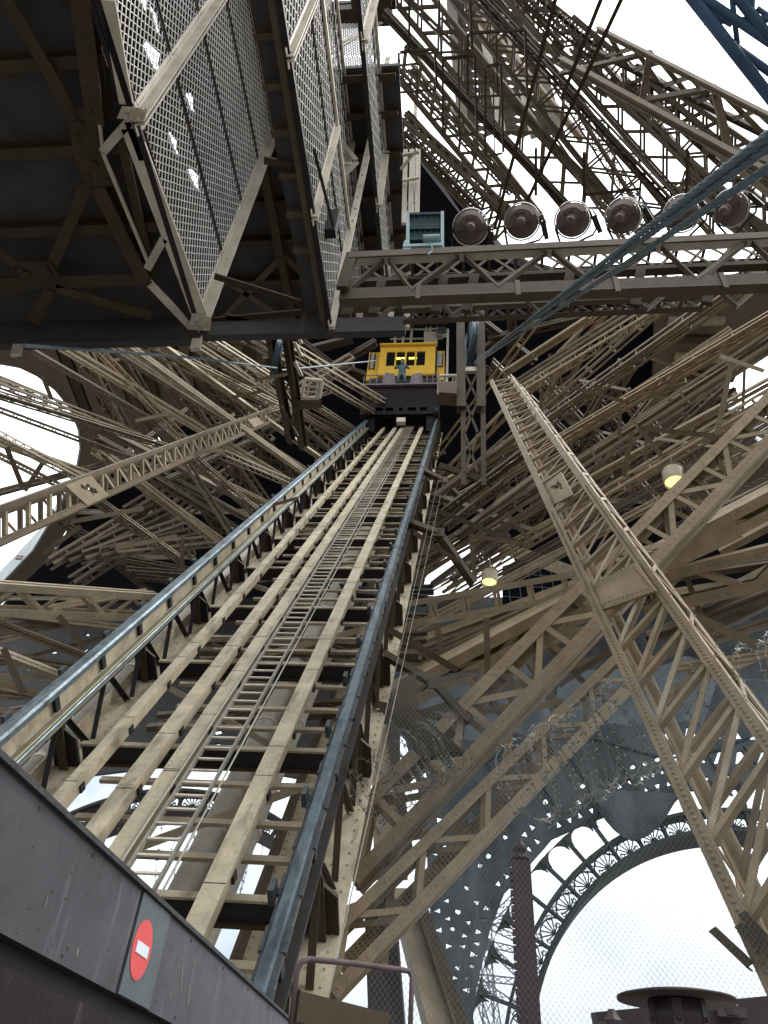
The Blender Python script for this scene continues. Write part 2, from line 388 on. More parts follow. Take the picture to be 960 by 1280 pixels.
def track_beam(label, x, w, h=-.5):
    root = thing('track_beam', label, 'beam', T(x, S0, h), 'pale long beams between the rails')
    part(MB().bar(T(x, S0, h), T(x, S1, h), w, .06, XD), 'top_plate', 'beige', root)
    for sg in (-1, 1): part(MB().bar(T(x + sg * w * .36, S0, h - .08), T(x + sg * w * .36, S1, h - .08), .03, .10, XD), 'web', 'beige', root)
    s = S0 + 1 + R.random()
    mb = MB()
    while s < 30:
        mb.bar(T(x, s, h + .032), T(x, s + .5, h + .032), w * .98, .012, XD)
        for q in (.06, .16, .34, .44):
            mb.rivets(T(x - w * .3, s + q, h + .04), T(x - w * .3, s + q, h + .04), ND, 1, .014); mb.rivets(T(x + w * .3, s + q, h + .04), T(x + w * .3, s + q, h + .04), ND, 1, .014)
        s += 4.1
    part(mb, 'splice_plate', 'beige', root)
    q = S0 + 1.9
    for k in range(14):
        part(MB().bar(T(x, q, h + .0305), T(x, q + .012, h + .0305), w * .99, .003, XD), 'joint_gap', 'dark', root)
        q += R.uniform(1.3, 2.6)
    mb = MB(); s = 3.4
    while s < S1: mb.bar(T(x + w * .50, s - .03, h - .08), T(x + w * .50, s + .07, h - .08), .03, .10, XD); s += 1.35
    part(mb, 'bolt_row', 'dark', root)
track_beam('narrow pale beam nearest the left rail of the lift track', -4.47, .155)
track_beam('pale beam second from the left rail, paired close beside another', -3.80, .21)
track_beam('pale beam of the close pair lying right beside the track ladder', -3.40, .21)
track_beam('broad pale beam between the track ladder and the right rail', -2.28, .215)
# ladder
root = thing('ladder', 'thin steel maintenance ladder lying along the middle of the lift track', 'ladder', T(-3.0, S0, -.45))
for x in (-3.17, -2.80): part(MB().bar(T(x, S0, -.45), T(x, S1, -.45), .025, .06, XD), 'stile', 'conduit', root)
for i in range(100):
    s = 4.2 + i * .25
    part(MB().bar(T(-3.17, s, -.45), T(-2.80, s, -.45), .03, .022, RD), 'rung', 'lgrey', root)
m = MB(); s = 29.2
while s < S1: m.bar(T(-3.17, s, -.45), T(-2.80, s, -.45), .03, .022, RD); s += .25
o = part(m, 'rung', 'pale', root); o['kind'] = 'stuff'
part(MB().tube([T(-2.70, S0, -.42), T(-2.70, S1, -.42)], .012, 5), 'cable', 'conduit', root)
part(MB().tube([T(-3.25, S0, -.42), T(-3.25, S1, -.42)], .012, 5), 'cable', 'conduit', root)
# cross beams and ties
s = 3.4; k = 0
while s < S1 - .5:
    root = thing('cross_beam', 'dark cross beam carrying the pale beams between the two rails', 'beam', T(-3.4, s, -1.1), 'cross beams under the lift track')
    part(MB().bar(T(-5.1, s, -.80), T(-1.45, s, -.80), .09, .03, RD), 'top_flange', 'beige', root)
    part(MB().bar(T(-5.1, s, -.94), T(-1.45, s, -.94), .03, .26, RD), 'web', 'dark', root)
    part(MB().bar(T(-5.1, s, -1.085), T(-1.45, s, -1.085), .12, .035, RD), 'bottom_flange', 'umber', root)
    for q in (.62, 1.2, 1.95):
        if s + q < S1:
            o = MB().bar(T(-4.7 + .5 * R.random(), s + q, -.85) - T(-3.4, s + q, -.85), T(-1.5, s + q, -.85) - T(-3.4, s + q, -.85), .09, .05, RD).build('tie_bar', 'pale'); o.location = T(-3.4, s + q, -.85)
            tag(o, 'thin pale tie bar between the dark cross beams under the track', 'tie bar', 'thin ties under the lift track')
    x0, x1 = (-4.9, -2.0) if k % 2 else (-2.0, -4.9)
    o = MB().ell(T(x0, s + .2, -1.25) - T(-3.4, s, -1.25), T(x1, s + 2.5, -1.25) - T(-3.4, s, -1.25), RD, ND, .12, .02).build('brace', 'pale'); o.location = T(-3.4, s, -1.25)
    tag(o, 'pale angle brace running slantwise beneath the cross beams of the track', 'brace', 'slanting braces under the lift track')
    s += 2.7; k += 1
for i in range(24):
    s_ = 13 + i * 1.3; h_ = R.uniform(-3.6, -1.9)
    root = thing('under_brace', 'dark lattice brace deep under the lift track', 'brace', T(-5.5, s_, h_), 'dark braces deep under the lift track')
    m = MB(); a, b = T(-6.2, s_ + R.uniform(-1, 1), h_), T(-.9, s_ + R.uniform(-1, 1), h_ + R.uniform(-.5, .5)); m.bar(a, b, .16, .12, RD); m.bar(a + RD * .5, b + RD * .5, .14, .1, RD)
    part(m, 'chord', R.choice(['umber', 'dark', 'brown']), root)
    m = MB()
    for k in range(8): m.bar(a.lerp(b, k / 8) + RD * (.5 * (k % 2)), a.lerp(b, (k + 1) / 8) + RD * (.5 * ((k + 1) % 2)), .07, .03, ND)
    part(m, 'lacing', 'brown', root)
for i, (x0, x1, s_) in enumerate(((-5.9, -4.2, 15), (-5.2, -3.6, 19), (-3.3, -1.3, 24), (-5.9, -3.4, 21), (-3.6, -1.2, 31), (-5.6, -3.2, 27), (-3.4, -1.2, 28), (-5.8, -1.2, 35), (-5.8, -1.2, 41))):
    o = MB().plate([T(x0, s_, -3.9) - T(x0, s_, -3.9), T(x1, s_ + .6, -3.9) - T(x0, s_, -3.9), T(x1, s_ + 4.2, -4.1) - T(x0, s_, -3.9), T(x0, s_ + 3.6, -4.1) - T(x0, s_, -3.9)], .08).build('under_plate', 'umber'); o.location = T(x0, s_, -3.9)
    tag(o, 'dark plate closing a bay deep below the lift track', 'plate', 'dark plates below the lift track')
# pipes and caissons below the track
def pipe(label, x, h, r, s0, s1, mat='pipe'):
    root = thing('pipe', label, 'pipe', T(x, s0, h))
    part(MB().tube([T(x, s0, h), T(x, s1, h)], r, 18), 'barrel', mat, root, True)
    for i in range(int((s1 - s0) / 3)):
        part(MB().lathe(T(x, s0 + 1 + 3 * i, h), RD, [(r * 1.0, -.05), (r * 1.1, -.04), (r * 1.1, .04), (r, .05)], 18), 'collar', mat, root)
pipe('pale pipe beneath the track, nearer of two to the right rail', -2.97, -2.2, .19, 2, 30)
pipe('pale pipe beneath the track, nearer of two to the ladder', -3.46, -2.25, .19, 2, 30)
pipe('pale pipe running behind the struts of the left rail girder', -5.85, -1.25, .15, 2, 40)
root = thing('caisson', 'riveted tan box column rising beneath the right rail girder', 'column', T(-1.9, 1, -3))
part(MB().bar(T(-2.5, 1, -3.0), T(-2.5, 24, -3.0), .62, .05, XD), 'face_plate', 'pale', root)
part(MB().bar(T(-2.80, 1, -3.35), T(-2.80, 24, -3.35), .05, .6, XD), 'side_plate', 'umber', root)
part(MB().ell(T(-2.8, 1, -2.97), T(-2.8, 24, -2.97), XD, ND, .12, .02), 'corner_angle', 'brown', root)
mb = MB()
for x in (-2.64, -2.48, -2.3): mb.rivets(T(x, 1, -2.97), T(x, 20, -2.97), ND, 110, .024)
part(mb, 'rivet_row', 'pale', root)
# ------------------------------------------------------------------ lift car
YC = 29.0
def fy(px, py, Y): return PY(px, py, Y)
root = thing('lift_car', 'yellow lift cabin on a dark plum carriage high on the inclined rails', 'lift car', (-3.4, YC, 33))
xl, xr = -5.85, -1.36
zt, zb = 35.15, 32.7
part(MB().plate([(xl, YC, zb), (xr, YC, zb), (xr, YC, zt), (xl, YC, zt)], .12, holes=[[(cx - hw, YC, 33.0), (cx + hw, YC, 33.0), (cx + hw, YC, 33.28), (cx - hw, YC, 33.28)] for cx, hw in ((-4.75, .22), (-4.15, .22), (-3.5, .1), (-2.85, .24), (-2.2, .2))]), 'apron', 'chassis', root)
part(MB().add([(xl, YC + .15, zb), (xr, YC + .15, zb), (xr, YC + 5, zb + 1.5), (xl, YC + 5, zb + 1.5), (xl, YC + .15, zt), (xr, YC + .15, zt), (xr, YC + 5, zt), (xl, YC + 5, zt)], [(0, 1, 2, 3), (4, 5, 6, 7), (0, 3, 7, 4), (1, 2, 6, 5), (3, 2, 6, 7), (0, 1, 5, 4)]), 'carriage_body', 'chassis', root)
part(MB().bar(Vector((xl - .05, YC - .1, zt + .05)), Vector((xr + .05, YC - .1, zt + .05)), .4, .12, YD), 'ledge', 'ledge', root)
for x in (-5.2, -1.75):
    part(MB().plate([(x - .25, YC + .3, zb - 1.3), (x + .25, YC + .3, zb - 1.3), (x + .25, YC + .3, zb), (x - .25, YC + .3, zb)], .3), 'bogie_frame', 'chassis', root)
for x in (-4.5, -3.2, -2.2):
    f_ = part(MB().plate([(x - .35, YC + .9, zb - 1.4), (x + .35, YC + .9, zb - 1.4), (x + .35, YC + .9, zb), (x - .35, YC + .9, zb)], .25, holes=[[(x - .2, YC + .9, zb - h - .4), (x + .2, YC + .9, zb - h - .4), (x + .2, YC + .9, zb - h), (x - .2, YC + .9, zb - h)] for h in (.2, .8)]), 'bogie_frame', 'chassis', root)
part(MB().bar(Vector((-3.45, YC + .1, zb - .55)), Vector((-3.45, YC + .1, zb - .2)), .5, .3, XD), 'headlight_box', 'lgrey', root)
for x in (-5.43, -1.42):
    for q in (43.6, 45.6): part(MB().lathe(T(x, q, .32) - XD * .12, XD, [(.05, 0), (.34, 0), (.34, .05), (.28, .07), (.28, .17), (.34, .19), (.34, .24), (.05, .24)], 20), 'wheel', 'dark', root)
YB = 30.0; cb, ct = 37.25, 40.25
part(MB().plate([(xl + .1, YB, zt), (xr - .1, YB, zt), (xr - .1, YB, cb), (xl + .1, YB, cb)], .1), 'dark_skirt', 'dark', root)
# cabin: centre bay stands forward of two narrow side bays
xs = [-6.05, -5.05, -1.75, -1.05]; YF = 29.75
cab = part(MB().add([(-6.0, YB + .1, cb), (-1.1, YB + .1, cb), (-1.1, YB + 1.5, cb), (-6.0, YB + 1.5, cb), (-6.0, YB + .1, ct - .1), (-1.1, YB + .1, ct - .1), (-1.1, YB + 3.5, ct - .1), (-6.0, YB + 3.5, ct - .1)], [(0, 1, 2, 3), (4, 5, 6, 7), (0, 3, 7, 4), (1, 2, 6, 5), (3, 2, 6, 7), (0, 1, 5, 4)]), 'cabin', 'yellow', root)
def X_at(px, py=448, Y=YF): return PY(px, py, Y).x
def Z_at(py, px=508, Y=YF): return PY(px, py, Y).z
wz0, wz1 = Z_at(457), Z_at(439.5)
wins = [(X_at(a), X_at(b)) for a, b in ((483, 493.5), (495.5, 505.8), (508, 518.3), (520.7, 531.3))]
fl, fr = X_at(474.5), X_at(544)
part(MB().plate([(fl, YF, cb + .02), (fr, YF, cb + .02), (fr, YF, ct), (fl, YF, ct)], -.12, holes=[[(a, YF, wz0), (b, YF, wz0), (b, YF, wz1), (a, YF, wz1)] for a, b in wins]), 'front_panel', 'yellow', cab)
part(MB().bar(Vector((fl - .05, YF + .05, ct + .06)), Vector((fr + .05, YF + .05, ct + .06)), .5, .12, YD), 'cornice', 'yellow', cab)
part(MB().bar(Vector((fl - .05, YF + .02, cb + .28)), Vector((fr + .05, YF + .02, cb + .28)), .08, .06, YD), 'trim_strip', 'yellow', cab)
for a, b in wins:
    w_ = part(MB().plate([(a, YF + .07, wz0), (b, YF + .07, wz0), (b, YF + .07, wz1), (a, YF + .07, wz1)], -.03), 'window', 'glass', cab)
for a, b in ((495.5, 505.8), (511, 521)):
    part(MB().bar(Vector((X_at(a), YF + .04, Z_at(447.2))), Vector((X_at(b), YF + .04, Z_at(447.2))), .06, .13, YD), 'light_tube', 'tube', cab)
for (a, b, z0, z1) in ((463.5, 467.5, 460, 442), (546.5, 552.5, 457, 440.5)):
    part(MB().plate([(X_at(a, 450, YB + .05), YB + .05, Z_at(z0, a, YB)), (X_at(b, 450, YB + .05), YB + .05, Z_at(z0, b, YB)), (X_at(b, 450, YB + .05), YB + .05, Z_at(z1, b, YB)), (X_at(a, 450, YB + .05), YB + .05, Z_at(z1, a, YB))], .03), 'window', 'palewin', cab)
    for x in (a - .9, b + .9):
        part(MB().bar(Vector((X_at(x, 450, YB), YB + .02, Z_at(z0 + 1, x, YB))), Vector((X_at(x, 450, YB), YB + .02, Z_at(z1 - 1, x, YB))), .06, .06, XD), 'window_frame', 'dark', cab)
part(MB().bar(Vector((X_at(545, 448), YF + .2, cb + .05)), Vector((X_at(545, 448), YF + .2, ct - .05)), .12, .3, XD), 'seal_strip', 'dark', cab)
# ledge railing and shield plates
for a, b in ((xl, -4.7), (-2.4, xr)):
    for z in (.55, 1.0): part(MB().tube([(a, YC - .2, zt + z), (b, YC - .2, zt + z)], .03), 'railing_bar', 'ledge', root)
    for i in range(4):
        x = a + (b - a) * i / 3; part(MB().tube([(x, YC - .2, zt), (x, YC - .2, zt + 1.05)], .03), 'railing_post', 'ledge', root)
for sg, x0 in ((1, -4.75), (-1, -2.25)):
    part(MB().plate([(x0, YC - .1, zt + .1), (x0 + sg * .85, YC - .15, zt + .1), (x0 + sg * .75, YC - .2, zt + 1.0), (x0 + sg * .15, YC - .1, zt + 1.35)], .05), 'shield_plate', 'ledge', root)
# roof gear behind the cabin
for px in (493, 503, 513, 531, 536, 545):
    a = PY(px, 436, 31.2); b = PY(px + 2, 409, 31.2); part(MB().bar(a, b, .16, .12, XD), 'roof_post', 'lgrey', root)
for py in (412, 424): part(MB().bar(PY(488, py, 31.2), PY(553, py - 1, 31.2), .1, .1, YD), 'roof_rail', 'lgrey', root)
part(MB().plate([PY(530, 434, 31.1), PY(546, 434, 31.1), PY(546, 416, 31.1), PY(530, 416, 31.1)], .1), 'roof_box', 'lgrey', root)
part(MB().bar(PY(484, 407, 30.8), PY(560, 403, 30.8), .25, .2, YD), 'roof_beam', 'dark', root)
part(MB().lathe(PY(553, 413, 30.7), YD, [(.04, 0), (.42, 0), (.42, .08), (.36, .1), (.36, .2), (.42, .22), (.42, .3), (.04, .3)], 22), 'sheave', 'chrome', root)
part(MB().bar(PY(558, 500, 30.2), PY(560, 412, 30.2), .14, .14, XD), 'guide_post', 'lgrey', root)
# ------------------------------------------------------------------ the dummy operator on the ledge
def skin_body(name, joints, edges, mat, parent, root_i=0, lev=2):
    me = bpy.data.meshes.new(name); off = Vector(parent.location) if parent else Vector((0, 0, 0))
    me.from_pydata([tuple(Vector(j[0]) - off) for j in joints], edges, []); o = bpy.data.objects.new(name, me); COL.objects.link(o)
    if parent: o.parent = parent
    m = o.modifiers.new('skin', 'SKIN'); sk = me.skin_vertices[0].data if me.skin_vertices else None
    if sk is None:
        bm = bmesh.new(); bm.from_mesh(me); bm.verts.layers.skin.verify(); bm.to_mesh(me); bm.free(); sk = me.skin_vertices[0].data
    for i, j in enumerate(joints):
        r = j[1] if isinstance(j[1], tuple) else (j[1], j[1]); sk[i].radius = r; sk[i].use_root = (i == root_i)
    o.modifiers.new('sub', 'SUBSURF').levels = lev; o.modifiers['sub'].render_levels = lev
    me.materials.append(MT[mat]); return o
px_, py_, pz_ = -3.58, YC - .32, zt + .1
proot = thing('person', 'figure in teal overalls and pale blue cap bending over on the lift ledge', 'person', (px_, py_, pz_))
def J(x, y, z, r): return (Vector((px_ + x, py_ + y, pz_ + z)), r)
bodyj = [J(0, .12, .95, .17), J(0, .06, 1.2, .19), J(0, -.06, 1.42, .19), J(0, -.12, 1.55, .08), J(.02, -.2, 1.7, .115), J(.02, -.22, 1.82, .10),
         J(-.24, -.06, 1.45, .085), J(-.42, -.14, 1.2, .062), J(-.34, -.38, 1.05, .05), J(.24, -.06, 1.45, .085), J(.44, -.12, 1.2, .062), J(.36, -.36, 1.02, .05),
         J(-.13, .1, .88, .12), J(-.19, -.12, .5, .09), J(-.2, .05, .08, .06), J(-.2, -.13, .04, .05), J(.13, .1, .88, .12), J(.2, -.12, .5, .09), J(.22, .05, .08, .06), J(.22, -.13, .04, .05)]
be = [(0, 1), (1, 2), (2, 3), (3, 4), (4, 5), (2, 6), (6, 7), (7, 8), (2, 9), (9, 10), (10, 11), (0, 12), (12, 13), (13, 14), (14, 15), (0, 16), (16, 17), (17, 18), (18, 19)]
skin_body('body', bodyj, be, 'cloth', proot)
hd = Vector((px_ + .02, py_ - .24, pz_ + 1.74))
part(MB().lathe(hd - ZD * .12, ZD, [(.03, 0), (.075, .03), (.095, .09), (.10, .14), (.085, .2), (.04, .235)], 14), 'face', 'skin', proot, True)
part(MB().lathe(hd + ZD * .03, (ZD * 1 + YD * .2), [(.118, 0), (.122, .05), (.09, .12), (.03, .15)], 16).plate([hd + Vector(q) for q in ((-.09, -.08, .03), (.09, -.08, .03), (.06, -.2, .02), (-.06, -.2, .02))], .015), 'cap', 'helmet', proot)
part(MB().lathe(hd + Vector((0, -.1, -.02)), -YD, [(.022, 0), (.018, .025), (.006, .035)], 8), 'nose', 'skin', proot, True)
for sg in (-1, 1):
    part(MB().lathe(hd + Vector((sg * .038, -.09, .02)), -YD, [(.012, 0), (.011, .006), (.004, .01)], 8), 'eye', 'dark', proot)
    hb = Vector((px_ + sg * .355, py_ - .4, pz_ + 1.02)); hm = MB()
    hm.tube([hb + Vector((0, .05, .02)), hb + Vector((0, -.03, -.01)), hb + Vector((0, -.07, -.03))], [.032, .043, .036], 8)
    for k in range(4): hm.tube([hb + Vector(((k - 1.5) * .02, -.07, -.03)), hb + Vector(((k - 1.5) * .021, -.115, -.05)), hb + Vector(((k - 1.5) * .02, -.125 - .006 * (k in (1, 2)), -.085))], [.011, .010, .008], 6)
    hm.tube([hb + Vector((-sg * .03, -.01, -.01)), hb + Vector((-sg * .06, -.05, -.03)), hb + Vector((-sg * .055, -.085, -.05))], [.013, .011, .009], 6)
    part(hm, 'hand', 'skin', proot, True)
# ------------------------------------------------------------------ overhead walkway (upper left)
ZP = 8.0
def V(*a): return Vector(a)
root = thing('walkway_deck', 'dark soffit of the overhead walkway at upper left with cross ribs and bolted node plates', 'walkway', (-5, 3, ZP))
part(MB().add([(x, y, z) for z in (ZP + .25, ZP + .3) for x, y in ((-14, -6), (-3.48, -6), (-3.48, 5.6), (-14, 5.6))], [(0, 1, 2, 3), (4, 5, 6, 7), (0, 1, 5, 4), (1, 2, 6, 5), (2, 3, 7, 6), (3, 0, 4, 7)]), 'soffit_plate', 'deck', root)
for y in (1.2, 1.75, 2.45, 3.3, 4.2): part(MB().ibeam(V(-14, y, ZP + .16), V(-3.5, y, ZP + .16), YD, .12, .2), 'rib', 'umber', root)
def pz(px, py, z=ZP): return PZ(px, py, z)
def flat(a, b, w, mat, nm='brace', t=.03, z=ZP): part(MB().bar(pz(*a, z), pz(*b, z), w, t, u_side(pz(*a, z), pz(*b, z))), nm, mat, root)
def u_side(a, b): return (b - a).normalized().cross(ZD)
part(MB().ibeam(pz(98, -60, ZP + .05), pz(122, 150, ZP + .05), XD, .19, .2), 'longitudinal_beam', 'umber', root)
part(MB().ibeam(pz(125, 230, ZP + .05), pz(185, 350, ZP + .05), XD, .16, .2), 'longitudinal_beam', 'umber', root)
flat((4, -10), (90, 140), .13, 'umber'); flat((108, 232), (66, 330), .13, 'umber'); flat((-40, 290), (20, 330), .12, 'umber')
flat((-60, 356), (185, 349), .16, 'umber', 'edge_beam'); flat((62, 362), (42, 402), .14, 'umber'); flat((70, 360), (190, 395), .13, 'umber'); flat((185, 352), (238, 408), .1, 'lgrey')
mb = MB().plate([pz(*q, ZP - .04) for q in ((84, 136), (120, 136), (128, 190), (142, 232), (108, 236), (92, 196))], .03)
for q in ((92, 145), (100, 155), (113, 140), (120, 172), (118, 205), (110, 222), (134, 226), (96, 172)): mb.lathe(pz(*q, ZP - .05), -ZD, [(.035, 0), (.035, .02), (.018, .03)], 6)
part(mb, 'node_plate', 'umber', root)
mb = MB().plate([pz(*q, ZP - .04) for q in ((20, 328), (64, 328), (74, 348), (26, 350))], .03)
for q in ((26, 338), (34, 342), (58, 334), (62, 342)): mb.lathe(pz(*q, ZP - .05), -ZD, [(.035, 0), (.035, .02), (.018, .03)], 6)
part(mb, 'node_plate', 'umber', root)
part(MB().bar(V(-14, 5.6, ZP + .0), V(-3.3, 5.6, ZP + .0), .1, .5, YD), 'front_fascia', 'deck', root)
# pale edge truss of this deck along the screened opening
part(MB().bar(V(-3.42, -4, ZP + .06), V(-3.42, 5.6, ZP + .06), .05, .2, XD), 'edge_channel', 'dark', root)
for q0, q1, w, m in (((172, 140), (128, 190), .09, 'lgrey'), ((160, 152), (178, 200), .07, 'lgrey'), ((128, 190), (188, 335), .035, 'lgrey'), ((150, 165), (184, 322), .10, 'umber'), ((163, 160), (250, 395), .20, 'lgrey'),
                     ((184, 336), (205, 298), .09, 'lgrey'), ((135, 0), (158, 130), .14, 'lgrey'), ((118, -10), (160, 128), .13, 'umber'), ((101, -50), (128, 185), .03, 'lgrey')):
    flat(q0, q1, w, m, 'edge_bar', .03, ZP - .03 if m == 'lgrey' else ZP + .02)
mb = MB().plate([pz(*q, ZP - .08) for q in ((152, 134), (184, 136), (180, 152), (146, 148))], .03)
for q in ((160, 137), (178, 138), (157, 145), (174, 148)): mb.lathe(pz(*q, ZP - .085), -ZD, [(.03, 0), (.03, .02), (.015, .025)], 6)
part(mb, 'node_plate', 'lgrey', root)
mb = MB().plate([pz(*q, ZP - .08) for q in ((240, 393), (264, 396), (262, 414), (234, 412))], .03)
for q in ((246, 398), (258, 400), (244, 409), (257, 410)): mb.lathe(pz(*q, ZP - .085), -ZD, [(.03, 0), (.03, .02), (.015, .025)], 6)
part(mb, 'node_plate', 'lgrey', root)
for px, py in ((246, 425), (22, 432)): part(MB().bar(PY(px + 3, py - 12, 5.6), PY(px - 2, py + 12, 5.55), .12, .05, XD), 'hanger_lug', 'lgrey', root)
# second strip of deck and the decks beyond
root = thing('walkway_deck', 'narrow dark ribbed soffit strip between the two tall mesh screens', 'walkway', (-1.8, 3, ZP))
part(MB().add([(x, y, z) for z in (ZP + .25, ZP + .3) for x, y in ((-2.0, -6), (-1.68, -6), (-1.68, 5.6), (-2.0, 5.6))], [(0, 1, 2, 3), (4, 5, 6, 7), (0, 1, 5, 4), (1, 2, 6, 5), (2, 3, 7, 6), (3, 0, 4, 7)]), 'soffit_plate', 'deck', root)
for y in (1.9, 2.35, 2.8, 3.25, 3.7, 4.15, 4.6): part(MB().ibeam(V(-1.99, y, ZP + .17), V(-1.75, y, ZP + .17), YD, .06, .12), 'rib', 'brown', root)
part(MB().ibeam(V(-1.73, -6, ZP + .1), V(-1.73, 5.6, ZP + .1), XD, .08, .2), 'longitudinal_beam', 'brown', root)
part(MB().bar(V(-3.3, 5.62, ZP + .02), V(-.7, 5.62, ZP + .02), .1, .3, YD), 'front_fascia', 'deck', root)
for (a, b) in (((268, 345), (375, 378)), ((268, 400), (378, 390)), ((282, 395), (370, 416)), ((330, 200), (372, 208))): part(MB().bar(pz(*a, ZP + .2), pz(*b, ZP + .2), .08, .03, u_side(pz(*a, ZP), pz(*b, ZP))), 'brace', 'umber', root)
root = thing('upper_deck', 'dark upper landing soffit high above the mesh screens', 'walkway', (-3, 6, 14))
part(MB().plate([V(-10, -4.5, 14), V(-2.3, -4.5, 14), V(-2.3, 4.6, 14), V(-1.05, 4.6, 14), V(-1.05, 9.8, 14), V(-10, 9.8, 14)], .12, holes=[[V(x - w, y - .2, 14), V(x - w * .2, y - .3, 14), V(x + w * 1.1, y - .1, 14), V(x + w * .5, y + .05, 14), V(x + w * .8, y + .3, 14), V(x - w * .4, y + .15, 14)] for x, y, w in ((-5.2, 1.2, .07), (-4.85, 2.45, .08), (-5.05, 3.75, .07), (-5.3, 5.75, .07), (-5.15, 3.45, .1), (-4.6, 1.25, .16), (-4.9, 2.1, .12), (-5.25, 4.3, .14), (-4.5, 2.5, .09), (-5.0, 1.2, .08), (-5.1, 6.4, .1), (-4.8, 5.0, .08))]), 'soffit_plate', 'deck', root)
for y in (.6, 1.8, 3.1, 4.7, 5.3, 6.0, 6.8, 7.6, 8.5): part(MB().ibeam(V(-10, y, 13.88), V(-2.35 if y < 4.6 else -1.1, y, 13.88), YD, .12, .22), 'rib', 'umber', root)
for x in (-5.5, -3.6, -1.55): part(MB().ibeam(V(x, -4 if x < -2.3 else 4.7, 13.7), V(x, 9.7, 13.7), XD, .16, .3), 'longitudinal_beam', 'umber', root)
for a, b in (((-5.5, 9.6), (-3.6, 7.9)), ((-3.6, 9.6), (-5.5, 7.9)), ((-3.6, 9.6), (-2.2, 7.9)), ((-2.2, 9.6), (-3.6, 7.9))): part(MB().bar(V(*a, 13.8), V(*b, 13.8), .12, .04, V(b[1] - a[1], a[0] - b[0], 0)), 'brace', 'brown', root)
# mesh screens
def screen(label, X, y0, y1, z1, posts, sp, mesh_r=.0058, pz0=ZP, pw=.09, mat='lgrey', zr=1.35):
    root = thing('mesh_screen', label, 'mesh screen', (X, y0, pz0))
    for y in posts:
        part(MB().ell(V(X, y, pz0 - .1), V(X, y, z1), YD, XD, pw, .012), 'post', mat, root)
        part(MB().ell(V(X, y - .03, pz0 - .1), V(X, y - .03, z1), -YD, XD, pw, .012), 'post', mat, root)
    ps = sorted(posts)
    for a, b in zip([y0] + ps, ps + [y1]):
        if b - a < .3: continue
        z = pz0 + .12
        while z < z1 - .2:
            zz = min(z + zr, z1)
            fr = part(MB().tube([V(X, a + .1, z), V(X, b - .1, z), V(X, b - .1, zz), V(X, a + .1, zz)], .016, 6, True), 'panel_frame', 'lamp2' if mat == 'lgrey' else mat, root)
            part(diamond(MB(), V(X, a + .1, z), YD, ZD, b - a - .2, zz - z, sp, mesh_r, .62), 'wire_mesh', 'wire', fr)
            z = zz + .1
    part(MB().bar(V(X, y0, pz0 - .02), V(X, y1, pz0 - .02), .07, .05, XD), 'bottom_rail', 'dark', root); part(MB().bar(V(X + .02, y0, z1 + .03), V(X + .02, y1, z1 + .03), .06, .05, XD), 'top_rail', mat, root)
    return root
screen('wide bright wire mesh screen nearest the viewer, slanting beside the dark soffit', -3.35, -.6, 5.58, 13.7, [.6, 3.0, 5.5], .1, .0044, pw=.12)
screen('second mesh screen, rising from the narrow soffit strip with dark cable boxes', -1.66, -.4, 5.6, 10.3, [.9, 2.5, 4.1, 5.55], .13, .0045, pw=.075)
screen('third mesh screen, narrow and pale, right of the front bridge panel', -2.0, 2.2, 8.48, 13.9, [3.3, 5.8, 8.4], .2, .006, pz0=12.0, pw=.1)
screen('fourth and slimmest mesh screen, nearest the box-shaped lamp', -1.4, 3.0, 8.52, 13.9, [3.6, 6.0, 8.43], .2, .006, pz0=12.0, pw=.1)
for o in [o for o in bpy.data.objects if o.name.startswith('mesh_screen')][1:2]:
    part(MB().bar(V(-1.6, 4.6, 8.5), V(-1.6, 4.6, 9.0), .16, .12, XD), 'junction_box', 'dark', o)
    part(MB().tube([V(-1.55, 3.4, 8.05), V(-1.5, 4.4, 8.3), V(-1.6, 4.6, 8.6)], .02), 'conduit', 'dark', o)
for (a, b, lb) in (((474, 412), (499, 75), 'tall pale holed post between the third and fourth mesh screens'), ((508, 410), (520, 120), 'tall pale post at the outer side of the fourth mesh screen')):
    p, q = PY(*a, 8.5), PY(*b, 8.5); root = thing('holed_post', lb, 'post', p)
    part(MB().bar(p, q, .11, .07, XD), 'post', 'lgrey', root); m = MB()
    for i in range(20): m.lathe(p.lerp(q, (i + .5) / 20) - YD * .036, -YD, [(.018, 0), (.018, .004)], 8)
    part(m, 'bolt_hole', 'dark', root)
# front bridge panel between screens two and three
root = thing('bridge_panel', 'pale braced end panel with holed post between the second and third mesh screens', 'mesh screen', (-1.5, 5.6, ZP))
yb = 5.62
def by(px, py): return PY(px, py, yb)
part(MB().bar(by(411, 416), by(485, 72), .10, .04, XD), 'holed_post', 'lgrey', root)
mb = MB()
for i in range(26):
    c = by(411, 416).lerp(by(485, 72), (i + .5) / 26); mb.lathe(c - YD * .021, -YD, [(.016, 0), (.016, .004)], 8)
part(mb, 'bolt_hole', 'dark', root)
for a, b in (((405, 64), (477, 28)), ((405, 127), (462, 124)), ((407, 152), (465, 155)), ((408, 92), (460, 115)), ((455, 126), (418, 152)), ((410, 162), (455, 127)), ((420, 168), (445, 200)), ((420, 205), (445, 205)), ((446, 203), (420, 230)), ((412, 68), (474, 28))):
    part(MB().bar(by(*a), by(*b), .08, .03, (by(*b) - by(*a)).cross(YD)), 'brace', 'lgrey', root)
for q in ((402, 71, 470, 120), (404, 30, 476, 70)):
    a = by(q[0], q[3]); b = by(q[2], q[3]); c = by(q[0], q[1]); part(diamond(MB(), a, (b - a).normalized(), (c - a).normalized(), (b - a).length, (c - a).length, .1, .007, 1.0), 'wire_mesh', 'wire', root)
part(MB().bar(by(398, 22), by(490, 16), .5, .4, ZD), 'head_beam', 'umber', root)
root = thing('support_bracket', 'dark gusseted bracket on top of the braced end panel at the top edge', 'bracket', (-1.3, 5.7, 12))
